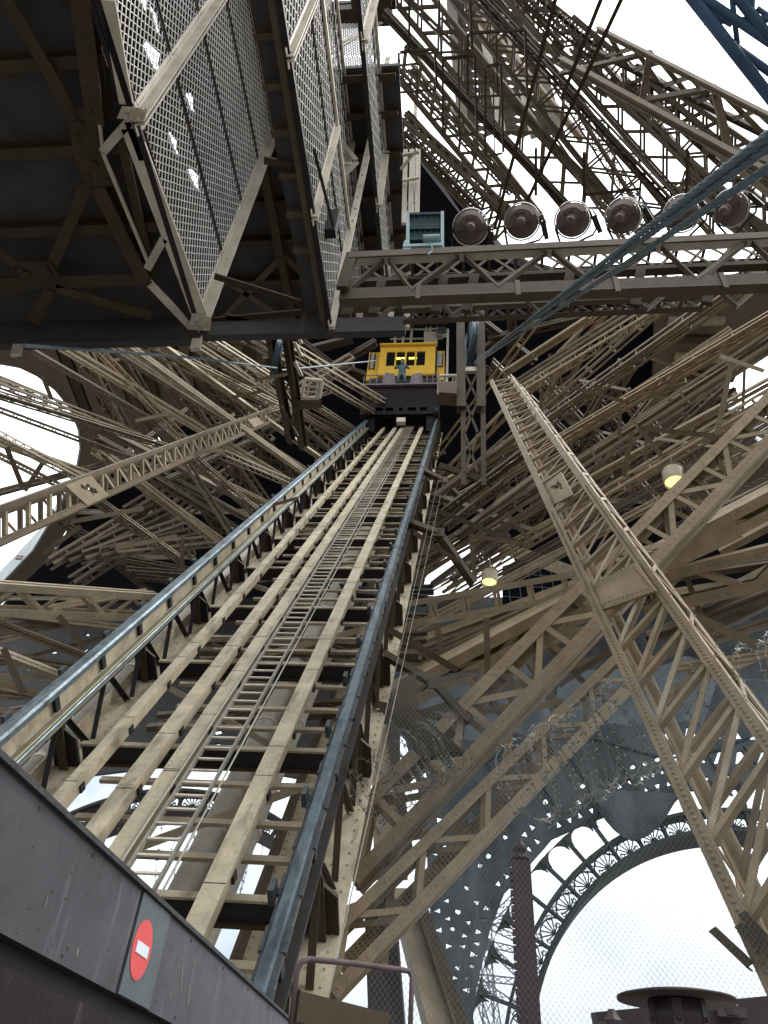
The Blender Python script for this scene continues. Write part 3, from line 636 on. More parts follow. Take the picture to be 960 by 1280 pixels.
part(MB().plate([PY(440, 16, 5.4), PY(490, 12, 5.4), PY(488, -30, 5.4), PY(462, -30, 5.4)], .3), 'gusset', 'umber', root)
part(MB().bar(PY(405, 10, 5.5), PY(495, 4, 5.5), .2, .2, ZD), 'foot_plate', 'umber', root)
# small balcony cage beyond the screens
root = thing('balcony', 'small pale railed balcony cage just above the box-shaped lamp', 'balcony', PD(515, 250, 12))
for px in (505, 513, 521): part(MB().bar(PD(px, 280, 12), PD(px + 2, 188, 13.5), .07, .05, XD), 'post', 'lgrey', root)
for py in (190, 222, 252): part(MB().bar(PD(503, py + 4, 12.7), PD(524, py, 12.7), .05, .04, ZD), 'rail', 'lgrey', root)
for px in (505, 508, 511, 514, 517): part(MB().bar(PD(px, 250, 12.5), PD(px + .6, 224, 12.9), .015, .015, XD), 'baluster', 'lgrey', root)
part(MB().bar(PD(501, 212, 12.7), PD(520, 188, 12.7), .05, .04, ZD), 'brace', 'lgrey', root)
# ------------------------------------------------------------------ floodlight gantry
YG = 4.3
def gy(px, py, Y=YG): return PY(px, py, Y)
root = thing('lamp_gantry', 'dark brown lattice gantry beam carrying the row of round floodlights', 'gantry', gy(440, 345))
A1, B1 = gy(438, 326), gy(1582, 272); A2, B2 = gy(425, 369), gy(1595, 327)
part(MB().bar(A1, B1, .09, .07, YD), 'top_flange', 'lgrey', root); part(MB().bar(A1 + YD * .28, B1 + YD * .28, .09, .07, YD), 'top_flange', 'umber', root); part(MB().bar(A1 - ZD * .06 - YD * .1, B1 - ZD * .06 - YD * .1, .02, .11, YD), 'top_web', 'brown', root)
part(MB().bar(A2, B2, .05, .17, YD), 'bottom_chord', 'umber', root); part(MB().bar(A2 - ZD * .09 + YD * .03, B2 - ZD * .09 + YD * .03, .11, .02, YD), 'bottom_flange', 'brown', root)
nx = [445, 488, 535, 590, 650, 707, 775, 850, 905, 965, 1020, 1080, 1145, 1210, 1280, 1350, 1420, 1500, 1580]
def tl(px, A, B): t = (px - 438) / (1582 - 438); return A.lerp(B, t)
for i in range(len(nx) - 1):
    a, b = nx[i], nx[i + 1]; z0, z1 = ((A1, B1), (A2, B2)) if i % 2 else ((A2, B2), (A1, B1))
    part(MB().ell(tl(a, *z0) - YD * .03, tl(b, *z1) - YD * .03, ZD, YD, .06, .012), 'diagonal', 'brown', root)
    part(MB().ell(tl(a, *z1) + YD * .28, tl(b, *z0) + YD * .28, ZD, YD, .05, .01), 'diagonal', 'brown', root)
for px in (442, 480, 566, 608, 738, 832, 925): part(MB().bar(tl(px, A1, B1) + YD * .25, tl(px, A2, B2) + YD * .25, .10, .05, XD), 'vertical', 'umber', root)
for px in (442,): part(MB().bar(tl(px, A1, B1) - YD * .08, tl(px, A2, B2) - YD * .08, .12, .05, XD), 'end_post', 'umber', root)
for px in (541, 672, 799, 933): part(MB().ell(tl(px, A2, B2) + V(0, -.04, .1), tl(px, A2, B2) + V(0, -.04, -.16), XD, YD, .05, .012), 'clamp', 'brown', root)
A3, B3 = gy(500, 394, 5.1), gy(812, 377, 5.1); A4, B4 = gy(508, 377, 5.1), gy(880, 362, 5.1)
girder('shallow zigzag lattice beam running just behind and below the floodlight gantry', (A3 + A4) / 2, (B3 + B4) / 2 + XD * .25, .34, .22, pan=14, mat='brown', lace='X', side=(A4 - A3), near=True, c=.07)
girder('long shallow lattice beam behind the floodlight gantry at its upper edge', gy(450, 352, 5.4), gy(1582, 299, 5.4), .5, .3, pan=32, mat='brown', lace='X', side=ZD, near=True, c=.07)
beam('thick plain brown beam closing the lower edge of the gantry above the two pulley columns', gy(420, 383, 6.0), gy(815, 369, 6.0), .16, .12, 'brown', side=YD)
# floodlights: seen from behind
def flood(px, py, label, tilt):
    c = gy(px, py, YG + .05); ax = (c.normalized() + V(*tilt)).normalized(); r = .185
    root = thing('floodlight', label, 'floodlight', c, 'round floodlights on the gantry')
    part(MB().lathe(c, ax, [(.045, -.16), (.06, -.155), (.06, -.06), (.10, -.05), (.105, -.035), (r * .72, -.03), (r * .78, -.015), (r * .93, .03), (r, .06), (r, .14), (r * .9, .14), (r * .9, .10)], 32), 'housing', 'lamp', root, False)
    X = ax.cross(ZD).normalized(); Y = X.cross(ax)
    ring = [c + ax * .075 + X * (r * 1.08 * math.cos(t)) + Y * (r * 1.08 * math.sin(t)) for t in [i * math.pi / 14 for i in range(28)]]
    part(MB().tube(ring, .009, 6, True), 'rim_ring', 'chrome', root)
    part(MB().bar(c - ax * .045 - X * r * .95, c - ax * .045 + X * r * .95, .06, .06, Y), 'cross_arm', 'lamp', root)
    part(MB().lathe(c - ax * .05, -ax, [(.056, 0), (.052, .13), (.034, .16), (.0, .165)], 16), 'lamp_cap', 'lamp', root)
    part(MB().plate([c - ax * .035 + X * .05 * q[0] + Y * (.075 + .05 * q[1]) for q in ((-1, -.4), (1, -.4), (1, .4), (-1, .4))], .02), 'vent_box', 'lamp2', root)
    part(MB().tube([c - X * r * 1.1 + ax * .05, c - X * r * 1.12 - Y * .2, c - X * r * .8 - Y * .245, c + X * r * .8 - Y * .245, c + X * r * 1.12 - Y * .2, c + X * r * 1.1 + ax * .05], .013, 6), 'yoke', 'dark', root)
    part(MB().tube([c + X * r * .9 - ax * .05, c + X * r * 1.3 - ax * .08 + Y * .02, c + X * r * 1.38 - Y * .08, c + X * r * 1.1 - Y * .13], .010, 5), 'power_lead', 'chrome', root)
    part(MB().bar(c + X * r * 1.25 - Y * .26, c + X * r * 1.25 - Y * .06, .05, .05, X), 'junction_box', 'dark', root)
for px, py, lb, tl_ in ((588, 284, 'round brown floodlight right beside the teal box-shaped lamp', (0, 0, 0)), (652, 277, 'round brown floodlight second from the teal box-shaped lamp', (.06, 0, 0)),
                        (715, 275, 'round brown floodlight third from the teal box-shaped lamp', (.1, -.02, 0)), (778, 271, 'round brown floodlight just left of the one the cables cross', (.16, -.05, 0)),
                        (850, 268, 'round brown floodlight partly hidden behind the thick steel cables', (.24, -.1, 0)), (911, 261, 'rightmost round brown floodlight, clear of the cables against the sky', (.3, -.1, 0))):
    flood(px, py, lb, tl_)
root = thing('box_lamp', 'teal box-shaped lamp with pale blue bracket at the left end of the gantry', 'lamp', gy(530, 288))
c0 = gy(533, 284, YG + .05); X = XD
def bx(px, py, y=.0): return PY(px, py, YG + y)
part(MB().plate([bx(511, 299), bx(551, 297), bx(551, 266), bx(512, 268)], -.22), 'lamp_body', 'teal', root)
mb = MB()
for k in range(4): mb.bar(bx(511, 268 + k * .4 + (0, 14, 17, 30)[k], -.02), bx(552, 267 + k * .4 + (0, 14, 17, 30)[k], -.02), .05, .02, ZD)
for px in (518, 525, 532, 539, 546): mb.bar(bx(px, 298, -.012), bx(px, 268, -.012), .008, .012, XD)
part(mb, 'fin', 'teal', root)
for px in (510, 553): part(MB().bar(bx(px, 314, -.02), bx(px, 268, -.02), .035, .08, XD), 'side_arm', 'tealbright', root)
part(MB().bar(bx(504, 312, -.05), bx(553, 310, -.05), .05, .1, ZD), 'base_bracket', 'tealbright', root)
part(MB().plate([bx(503, 318, -.06), bx(514, 314, -.06), bx(510, 300, -.06), bx(505, 305, -.06)], .03), 'gusset', 'tealbright', root)
part(MB().tube([bx(529, 299, -.1), bx(550, 298, -.1)], .048, 12), 'ballast_tube', 'tealbright', root)
part(MB().tube([bx(538, 304, -.1), bx(541, 313, -.1), bx(535, 318, -.12)], .012), 'power_lead', 'tealbright', root)
# ------------------------------------------------------------------ hoist cables
for i, (y0, y1, x1) in enumerate(((453, 158, 975), (455, 172, 975), (457, 198, 975))):
    a = PD(592, y0, 25); b = PD(x1 + 30, y1 - 24 + i * 3, 2.25 + .05 * i)
    u = (b - a).normalized(); X = u.orthogonal().normalized(); Y = u.cross(X)
    root = thing('hoist_cable', ('topmost thick grey hoist cable slanting up right from the pulley', 'middle thick grey hoist cable of the slanting three', 'lowest thick grey hoist cable of the slanting three')[i], 'cable', a, 'thick hoist cables')
    part(MB().tube([a, b], .0125, 8), 'core', 'cable', root)
    ln = (b - a).length
    for k in range(5):
        pts = []
        for j in range(240):
            t = (j / 239) ** .8; ang = t * ln * 17 + k * 2 * math.pi / 5; pts.append(a.lerp(b, t) + X * (.009 * math.cos(ang)) + Y * (.009 * math.sin(ang)))
        part(MB().tube(pts, .0068, 5), 'strand', 'cable', root)
tag(MB().tube([PD(30, 432, 9), PD(120, 438, 11), PD(240, 447, 14), PD(346, 460, 20)], .022, 6).build('steel_rope', 'rope'), 'blue grey rope stretched below the overhead walkway at left', 'rope')
tag(MB().tube([PD(350, 463, 24), PD(470, 451, 40)], .035, 6).build('thin_cable', 'rope'), 'thin straight cable running from the left pulley hanger to the lift', 'cable')
# ------------------------------------------------------------------ pulley columns
YH = 15.0
def hy(px, py, Y=YH): return PY(px, py, Y)
root = thing('pulley_frame', 'pair of dark brown columns with a pulley wheel right of the lift', 'pulley frame', hy(588, 460))
for px in (575.5, 600.5): part(MB().ibeam(hy(px + 1, 512), hy(px, 385), XD, .27, .3), 'column', 'umber', root); part(MB().ell(hy(px + 1, 606), hy(px + .5, 512), XD, YD, .14, .03), 'leg', 'umber', root)  # umber here carries the shade of the surrounding steelwork in the colour
for py in (463, 398): part(MB().bar(hy(578, py), hy(598, py - .5), .2, .12, ZD), 'crosshead', 'lgrey' if py > 400 else 'brown', root)
for a, b in (((581, 466), (597, 500)), ((597, 466), (581, 500)), ((581, 502), (597, 540)), ((597, 502), (581, 540)), ((581, 542), (597, 590)), ((597, 542), (581, 590))):
    part(MB().bar(hy(*a), hy(*b), .07, .04, (hy(*b) - hy(*a)).cross(YD)), 'lacing_bar', 'umber', root)
def pulley(c, ax, r, root, w=.16):
    part(MB().lathe(c, ax, [(r * .86, -w * .4), (r, -w * .5), (r, -w * .4), (r * .9, -w * .15), (r * .9, w * .15), (r, w * .4), (r, w * .5), (r * .86, w * .4), (r * .84, 0), (r * .86, -w * .4)], 36), 'pulley_rim', 'rail', root)
    X = ax.orthogonal().normalized(); Y = ax.cross(X); mb = MB()
    for k in range(6):
        d = X * math.cos(k * math.pi / 3) + Y * math.sin(k * math.pi / 3); mb.bar(c + d * r * .1, c + d * r * .87, .1, .08, ax)
    part(mb, 'spoke', 'rail', root); part(MB().lathe(c, ax, [(.01, -.12), (.1, -.12), (.1, .12), (.01, .12)], 16), 'hub', 'dark', root)
pulley(hy(588, 431), XD * .97 + YD * .2, .80, root, .2)
root = thing('pulley_frame', 'leaning dark hanger plates with a pulley wheel left of the lift below the walkway', 'pulley frame', PD(360, 480, 24))
for (a, b) in (((337, 415), (364, 552)), ((358, 415), (379, 560))):
    part(MB().ibeam(PD(*a, 22), PD(*b, 25), PD(*a, 22).cross(PD(*b, 25)).normalized().cross(PD(*a, 22).normalized()) + XD, .2, .24), 'hanger', 'umber', root)
pulley(PD(346, 448, 22.5), XD * .85 + YD * .3, .62, root, .18)
for (a, b) in (((346, 470), (366, 505)), ((364, 470), (350, 505)), ((352, 508), (372, 545)), ((370, 508), (356, 545))): part(MB().bar(PD(*a, 23.5), PD(*b, 24), .07, .04, XD), 'lacing_bar', 'brown', root)
for py in (430, 446, 470): part(MB().bar(PD(368, py - 18, 22.5), PD(377, py, 22.5), .09, .06, XD), 'side_rung', 'lgrey', root)
part(MB().plate([PD(370, 512, 24), PD(402, 510, 24), PD(402, 500, 24), PD(368, 500, 24)], .4), 'foot_block', 'brown', root)
def landing(label, pts, dist):
    root = thing('guard_rail', label, 'guard rail', PD(*pts[0], dist))
    a, b, c, d = [PD(*p, dist) for p in pts]       # bl br tr tl
    for p, q in ((a, b), (b, c), (c, d), (d, a)): part(MB().tube([p, q], .055, 8), 'frame_tube', 'lgrey', root)
    for t in (.33, .62): part(MB().tube([a.lerp(d, t), b.lerp(c, t)], .035, 6), 'mid_rail', 'lgrey', root)
    for t in (.3, .8): part(MB().tube([a.lerp(b, t), d.lerp(c, t)], .035, 6), 'upright', 'lgrey', root)
landing('small white guard rail below the left pulley hanger', ((377, 497), (399, 498), (403, 476), (381, 474)), 23.5)
landing('small white guard rail cage between the lift and the right pulley columns', ((548, 492.5), (570, 492), (571, 469.5), (549, 470)), 27.5)
o = MB().plate([hy(549, 506, 15.2), hy(571, 508, 15.2), hy(572, 494, 15.2), hy(549, 494, 15.2)], .5).build('landing_box', 'brown'); tag(o, 'dark brown block under the white guard rail cage by the lift', 'landing')
# ------------------------------------------------------------------ first floor far overhead
def slab(name, label, poly, z, th, mat, cat='floor'):
    root = thing(name, label, cat, V(0, 0, z)); part(MB().plate([V(p.x, p.y, z) for p in poly], th), 'soffit', mat, root); return root
ZS = 45.0
sz = lambda px, py, z=ZS: PZ(px, py, z)
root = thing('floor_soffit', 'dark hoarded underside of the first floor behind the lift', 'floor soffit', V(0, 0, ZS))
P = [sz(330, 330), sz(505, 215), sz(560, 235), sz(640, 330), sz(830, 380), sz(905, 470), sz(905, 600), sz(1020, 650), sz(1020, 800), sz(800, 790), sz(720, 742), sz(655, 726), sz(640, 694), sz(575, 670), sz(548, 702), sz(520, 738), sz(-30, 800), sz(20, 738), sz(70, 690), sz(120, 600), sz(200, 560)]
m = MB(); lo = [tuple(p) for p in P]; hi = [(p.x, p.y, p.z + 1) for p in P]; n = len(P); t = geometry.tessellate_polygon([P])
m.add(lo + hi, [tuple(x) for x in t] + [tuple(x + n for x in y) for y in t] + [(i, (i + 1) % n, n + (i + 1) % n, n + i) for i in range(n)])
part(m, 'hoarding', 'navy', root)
mb = MB()
for i in range(14):
    y = 30 + i * 2.6; mb.bar(V(-45, y, ZS - .25), V(24, y, ZS - .25), .25, .5, YD) if False else None
# soffit rings round the two big openings
arc = [(-60, 452), (0, 455), (22, 459), (45, 470), (68, 488), (86, 510), (97, 538), (99, 560), (94, 588), (84, 612), (66, 645), (40, 688), (0, 730), (-60, 790)]
outer = [(-60, 395), (160, 400), (330, 415), (345, 470), (255, 520), (165, 562), (115, 600), (98, 640), (62, 696), (14, 745), (-60, 805)]
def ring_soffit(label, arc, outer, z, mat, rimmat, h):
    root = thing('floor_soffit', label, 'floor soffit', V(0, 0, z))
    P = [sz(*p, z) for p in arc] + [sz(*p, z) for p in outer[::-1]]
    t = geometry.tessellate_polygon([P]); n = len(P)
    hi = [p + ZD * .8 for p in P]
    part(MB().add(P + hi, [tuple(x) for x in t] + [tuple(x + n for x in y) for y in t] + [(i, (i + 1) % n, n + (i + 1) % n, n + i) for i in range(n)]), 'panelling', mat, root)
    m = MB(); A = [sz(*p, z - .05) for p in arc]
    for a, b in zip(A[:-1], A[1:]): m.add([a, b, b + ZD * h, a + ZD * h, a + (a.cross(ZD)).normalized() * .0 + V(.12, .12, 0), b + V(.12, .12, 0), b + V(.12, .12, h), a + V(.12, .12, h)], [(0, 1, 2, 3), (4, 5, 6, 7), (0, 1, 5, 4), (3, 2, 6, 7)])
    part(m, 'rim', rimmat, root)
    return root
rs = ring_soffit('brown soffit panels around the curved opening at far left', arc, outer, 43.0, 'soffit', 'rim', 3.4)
for i in range(16):
    a = sz(60 + i * 17, 425 + (i % 3) * 4, 42.9); b = sz(100 + i * 14, 520 + (i % 4) * 8 - i * 4, 42.9); part(MB().bar(a, b, .7, .5, u_side(a, b)), 'joist', 'umber' if i % 2 else 'soffit', rs)
arc2 = [(1010, 380), (960, 420), (930, 445), (912, 470), (905, 500), (915, 530), (960, 560), (1010, 585)]
outer2 = [(1010, 330), (860, 365), (820, 400), (815, 520), (850, 600), (940, 640), (1010, 650)]
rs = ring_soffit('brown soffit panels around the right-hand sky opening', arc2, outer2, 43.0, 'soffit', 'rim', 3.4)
for i in range(9):
    a = sz(835 + i * 4, 400 + i * 22, 42.9); b = sz(905 + i * 4, 400 + i * 24, 42.9); part(MB().bar(a, b, .5, .5, u_side(a, b)), 'joist', 'umber' if i % 2 else 'pale', rs)
# pale long floor beams under the first floor
for (x0, x1, y, lb) in ((80, 316, 640, 'pale horizontal floor beam in the dark bay left of the track, upper one'), (20, 244, 697, 'pale horizontal floor beam in the dark bay above the left truss'), (-30, 165, 748, 'pale horizontal floor beam showing through the left truss'),
                        (-30, 130, 789, 'pale horizontal floor beam below the left truss'), (740, 920, 626, 'pale horizontal floor beam behind the hanging lamp'), (770, 920, 556, 'pale horizontal floor beam in the dark bay above the hanging lamp'), (740, 970, 788, 'pale horizontal floor beam low at the right behind the cross girders')):
    beam(lb, sz(x0, y, 43.6), sz(x1, y - 1, 43.6), .3, .35, 'lgrey', side=YD)
# ------------------------------------------------------------------ right side steelwork
GR = 'big girders of the right-hand bracing'
# long box girder lying parallel with the track
A = PD(917, 1085, 6.6); B = PD(626, 476, 44)
def longgirder(label, tl_, tr_, dn, bl_, br_, df, depth, mat, pans, gus):
    root = thing('long_girder', label, 'girder', PD(*tl_, dn))
    a0, a1 = PD(*tl_, dn), PD(*tr_, dn * 1.02); b0, b1 = PD(*bl_, df), PD(*br_, df)
    a0, a1 = a0 + (a0 - b0) * .12, a1 + (a1 - b1) * .12; pans = int(pans * 1.12)
    u = ((b0 + b1) - (a0 + a1)).normalized(); v = (a1 - a0); v = (v - u * v.dot(u)).normalized(); n = u.cross(v)
    if n.dot(a0) < 0: n = -n
    ch = .10
    dz = n * depth
    for o in (V(0, 0, 0), dz):
        for p, q, sv in ((a0, b0, 1), (a1, b1, -1)):
            part(MB().ell(p + o, q + o, v * sv, n * (1 if o.length < .01 else -1), ch, .022), 'chord', mat, root)
            part(MB().bar(p + o - v * sv * .004 + v * sv * .055, q + o - v * sv * .004 + v * sv * .055, .11, .016, v, -.0), 'flange_plate', mat, root)
    for i in range(pans):
        # bays equal along the girder
        t0, t1 = i / pans, (i + 1) / pans
        p0, p1 = a0.lerp(b0, t0), a0.lerp(b0, t1); q0, q1 = a1.lerp(b1, t0), a1.lerp(b1, t1)
        if gus and gus[0] <= i < gus[1]: continue
        for k, o in enumerate((V(0, 0, 0), dz)):
            e = n * (.03 if k == 0 else -.03)
            part(MB().bar(p0 + o + e, q1 + o + e, .06, .014, v), 'diagonal', 'pale' if k == 0 and i % 2 else mat, root)
            part(MB().ell(p1 + o + e, q1 + o + e, u, n, .06, .012), 'batten', mat, root)
        if i % 2 == 0:
            part(MB().bar(p0 + n * .06, p1 + dz - n * .06, .05, .014, u), 'side_lacing', mat, root); part(MB().bar(q0 + n * .06, q1 + dz - n * .06, .05, .014, u), 'side_lacing', mat, root)
        else:
            part(MB().bar(p1 + n * .06, p0 + dz - n * .06, .05, .014, u), 'side_lacing', mat, root); part(MB().bar(q1 + n * .06, q0 + dz - n * .06, .05, .014, u), 'side_lacing', mat, root)
    mb = MB()
    for p, q, sv in ((a0, b0, 1), (a1, b1, -1)): mb.rivets(p + v * sv * .055 - n * .012, p.lerp(q, .5) + v * sv * .055 - n * .012, -n, 160, .018)
    part(mb, 'rivet_row', mat, root)
    return root, a0, a1, b0, b1, u, v, n
LG = longgirder('long tan box girder running steeply up the right side towards the lift', (968, 1262), (1075, 1075), 5.6, (612, 477), (640, 471), 21, .45, 'tan', 27, None)
def lattice_plate(root, pts, mat, th=.03, cut=None):
    holes = []
    part(MB().plate(pts, th, holes=[cut] if cut else ()), 'gusset', mat, root)
# gussets of the long girder (on its front face)
gn = LG[7]
def ongirder(px, py):
    w = ray(px, py); d0 = LG[1] - gn * .035; t = d0.dot(gn) / w.dot(gn); return w * t
lattice_plate(LG[0], [ongirder(*p) for p in ((731, 736), (794, 703), (820, 738), (742, 766))], 'tan')
m = MB()
for q0, q1 in (((736, 738), (792, 708)), ((746, 760), (814, 737)), ((794, 709), (816, 735)), ((735, 740), (744, 761))): m.rivets(ongirder(*q0) - gn * .034, ongirder(*q1) - gn * .034, -gn, 12, .022)
part(m, 'rivet_row', 'tan', LG[0])
lattice_plate(LG[0], [ongirder(*p) for p in ((680, 606), (701, 590), (716, 618), (690, 632))], 'tan', cut=[ongirder(*p) for p in ((688, 608), (694, 606), (697, 601), (702, 605), (703, 612), (697, 610), (695, 615), (690, 614))])
for q in ((920, 1128), (945, 1112)): pass
root = LG[0]
for (a, b) in (((893, 1170), (940, 1215)), ((930, 1150), (975, 1200)), ((925, 1165), (975, 1210))): part(MB().ell(ongirder(*a) - gn * .06, ongirder(*b) - gn * .06, gn, LG[6], .06, .012), 'stub_angle', 'umber', root)
S = dict(group=None)
# cross girders with the node plate, level girder, and the two big diagonal girders
gp('broad plated girder crossing behind the long girder, dark underside, rising right', 492, 874, 15.5, 990, 612, 18, 34, flat=True, dep=.8, pan=9, mat='tan', lace='Z', twist=20, near=True, c=.22)
beam('plain tan plate beam forming the node behind the long girder, rising to the right', PD(722, 750, 15.3), PD(915, 660, 16.6), .50, .4, 'tan', kind='box')
gp('level tan frame girder with square bays left of the long girder', 503, 769, 17, 752, 726, 16, 34, flat=True, dep=.7, pan=6, mat='pale', lace='B', near=True, c=.13, side_lace='Z')
gp('level tan girder right of the long girder with wide zigzag bays', 800, 745, 16, 985, 702, 16, 52, flat=True, dep=.5, pan=3, mat='tan', lace='Z', near=True, c=.22, twist=8)
gp('upper of the two great tan diagonals climbing from the right rail to the right edge', 426, 1085, 11.5, 985, 503, 18, 58, flat=True, dep=.6, pan=13, mat='tan', lace='ZB', near=True, c=.19, twist=-18)
gp('lower of the two great diagonals, with a perforated middle plate', 396, 1228, 10.5, 800, 820, 15, 52, flat=True, dep=.6, pan=11, mat='tan', lace='Z', near=True, c=.15, twist=-10)
root = thing('perforated_plate', 'punched plate strip inside the lower great diagonal girder', 'plate', PD(430, 1207, 10.9))
a, b = PD(425, 1212, 10.9), PD(690, 935, 13.4); part(MB().bar(a, b, .2, .02), 'strip', 'tan', root)
mb = MB(); u = (b - a).normalized(); v = u.cross(a).normalized(); nn = u.cross(v)
if nn.dot(a) > 0: nn = -nn
for k in (-.045, 0, .045):
    for i in range(70):
        c = a.lerp(b, (i + .5) / 70) + v * k + nn * .0115; mb.bar(c - u * .012, c + u * .012, .02, .002, v)
part(mb, 'hole_row', 'umber', root)
for lb, p, q, w in (('upright strut joining the two great diagonals at their lower end', (489, 1055, 11.6), (474, 1205, 11), .11), ('upright strut joining the two great diagonals near the middle', (633, 898, 13.4), (622, 1037, 12.4), .12),
                    ('level strut between the great diagonals left of the bollard top', (487, 1055, 11.6), (618, 1036, 12.4), .12), ('level strut meeting the long girder above the razor wire', (632, 898, 13.4), (705, 880, 13.8), .11), ('short slanting strut at the foot of the lower great diagonal', (420, 1150, 10.8), (480, 1128, 11.2), .12)):
    m = MB(); a, b = PD(*p), PD(*q); v = (b - a).cross(a).normalized(); m.ell(V(0, 0, 0), b - a, v, v.cross(b - a).normalized(), w, .014); o = m.build('strut', 'tan'); o.location = a; tag(o, lb, 'strut')
# mid-distance named girders on the right
MID = [
 ('tan-edged girder falling from the gantry end towards the track, topmost of the right fan', 629, 468, 30, 740, 396, 27, 11),
 ('thin girder just under the topmost of the right fan', 636, 486, 30, 850, 350, 25, 12),
 ('girder of the right fan passing under the cables to the soffit panels', 641, 496, 28, 868, 358, 24, 16),
 ('twin-flange girder of the right fan ending at the dark gantry bracket', 560, 612, 30, 925, 358, 22, 19),
 ('pale ladder girder of the right fan with square bays', 560, 632, 27, 975, 392, 21, 18),
 ('dark-bellied girder of the right fan reaching the right sky opening', 520, 716, 24, 980, 416, 21, 22),
 ('girder carrying the hanging lamp, in the right fan', 556, 738, 24, 980, 486, 20, 18),
 ('short tan girder rising from the right rail under the pulley columns', 541, 664, 28, 648, 566, 27, 14),
 ('ladder girder with white battens just right of the rail, below the pulley columns', 560, 600, 28, 645, 556, 27, 9),
 ('low girder of the right fan between the level frame girder and the long girder', 505, 832, 20, 720, 735, 20, 12),
 ('dark lower girder under the level frame girder', 500, 862, 19, 735, 770, 18, 12),
 ('girder running right from the node plate, upper of three', 860, 660, 18.5, 985, 598, 18, 16),
 ('girder running right from the node plate, middle of three', 900, 690, 19, 985, 645, 19, 12),
 ('girder running right from the node plate, lowest of three', 890, 800, 18, 985, 770, 18, 14),
]
for i, (lb, x1, y1, d1, x2, y2, d2, w) in enumerate(MID):
    gp(lb, x1, y1, d1, x2, y2, d2, w, dep=1.0, mat=('tan', 'taupe', 'tan', 'taupe')[i % 4], lace=('Z', 'B', 'ZB', 'B')[i % 4], near=(w > 13), twist=(-22, 18, 8, -12)[i % 4], pan=(11, 9, 12, 8)[i % 4], group=None, c=.085)
def rods(defs, mat, w, grp=None, lb=None):
    for i, d in enumerate(defs):
        p, q = d[0], d[1]; a, b = PD(*p), PD(*q); m = MB(); v = (b - a).cross(a).normalized(); m.ell(V(0, 0, 0), b - a, v, v.cross(b - a).normalized(), w, w * .16); o = m.build('strut', mat); o.location = a
        tag(o, d[2] if len(d) > 2 else lb, 'strut', grp)
rods([((900, 544, 17), (918, 452, 18), 'upright strut left of the right sky opening, crossing the soffit panels'), ((783, 596, 18), (793, 540, 18), 'upright strut just left above the hanging lamp'),
      ((797, 538, 18), (902, 549, 18), 'level strut over the hanging lamp'), ((798, 540, 18), (825, 572, 18), 'short slanting strut reaching down to the hanging lamp'),
      ((586, 672, 20), (591, 724, 20), 'upright strut above the left end of the level frame girder'), ((586, 672, 20), (662, 684, 20), 'slanting level strut over the small lamp behind the level frame girder'),
      ((630, 642, 20), (664, 682, 20), 'short strut falling to the right above the small lamp'), ((830, 592, 16), (905, 595, 16), 'level strut right beside the hanging lamp'),
      ((604, 772, 14), (606, 855, 14), 'dark upright strut below the level frame girder, in front of the grey tarp'), ((542, 780, 14), (548, 818, 14), 'short dark upright strut below the left end of the level frame girder'),
      ((700, 860, 16), (790, 800, 16), 'slanting tan strut behind the long girder just below the node'), ((840, 685, 16), (890, 815, 16), 'sloping strut in the wide bay right of the node'),
      ((857, 770, 11), (945, 812, 11), 'pale flat bar sloping down right of the long girder')], 'taupe', .11)
GF = 'thin girders deep in the right fan'
for i in range(9):
    t = (i + R.uniform(-.3, .3)) / 8
    x1, y1 = 530 - 30 * t, 585 + 220 * t + R.uniform(-14, 14)
    x2, y2 = (690 + 295 * min(1, t * 1.9), 386 - 10 * t + 240 * max(0, t - .3) + R.uniform(-10, 10))
    d = R.uniform(27, 36)
    gp('thin brown lattice girder deep in the fan of bracing right of the lift', x1, y1, d + 3, x2, y2, d - 3, R.uniform(10, 16), dep=.6, mat=R.choice(['taupe', 'tan', 'brown', 'pale', 'tan']), lace=R.choice(['Z', 'B', 'B', 'X']), twist=R.uniform(-25, 25), pan=R.randint(8, 12), c=.085, group=GF)
for i in range(12):
    x, y = R.uniform(650, 940), R.uniform(440, 640)
    d = R.uniform(20, 30); dx = R.uniform(-6, 10); L_ = R.uniform(25, 60)
    rods([((x, y, d), (x + dx, y + L_, d))], 'taupe', .10, 'thin upright struts in the right fan', 'thin upright strut between the girders of the right fan')
for i in range(10):
    x, y = R.uniform(660, 900), R.uniform(440, 640)
    d = R.uniform(20, 30); L_ = R.uniform(30, 80)
    rods([((x, y, d), (x + L_, y + L_ * R.uniform(.05, .35), d))], 'lgrey' if i % 2 else 'taupe', .10, 'thin slanting ties in the right fan', 'thin slanting tie between the girders of the right fan')
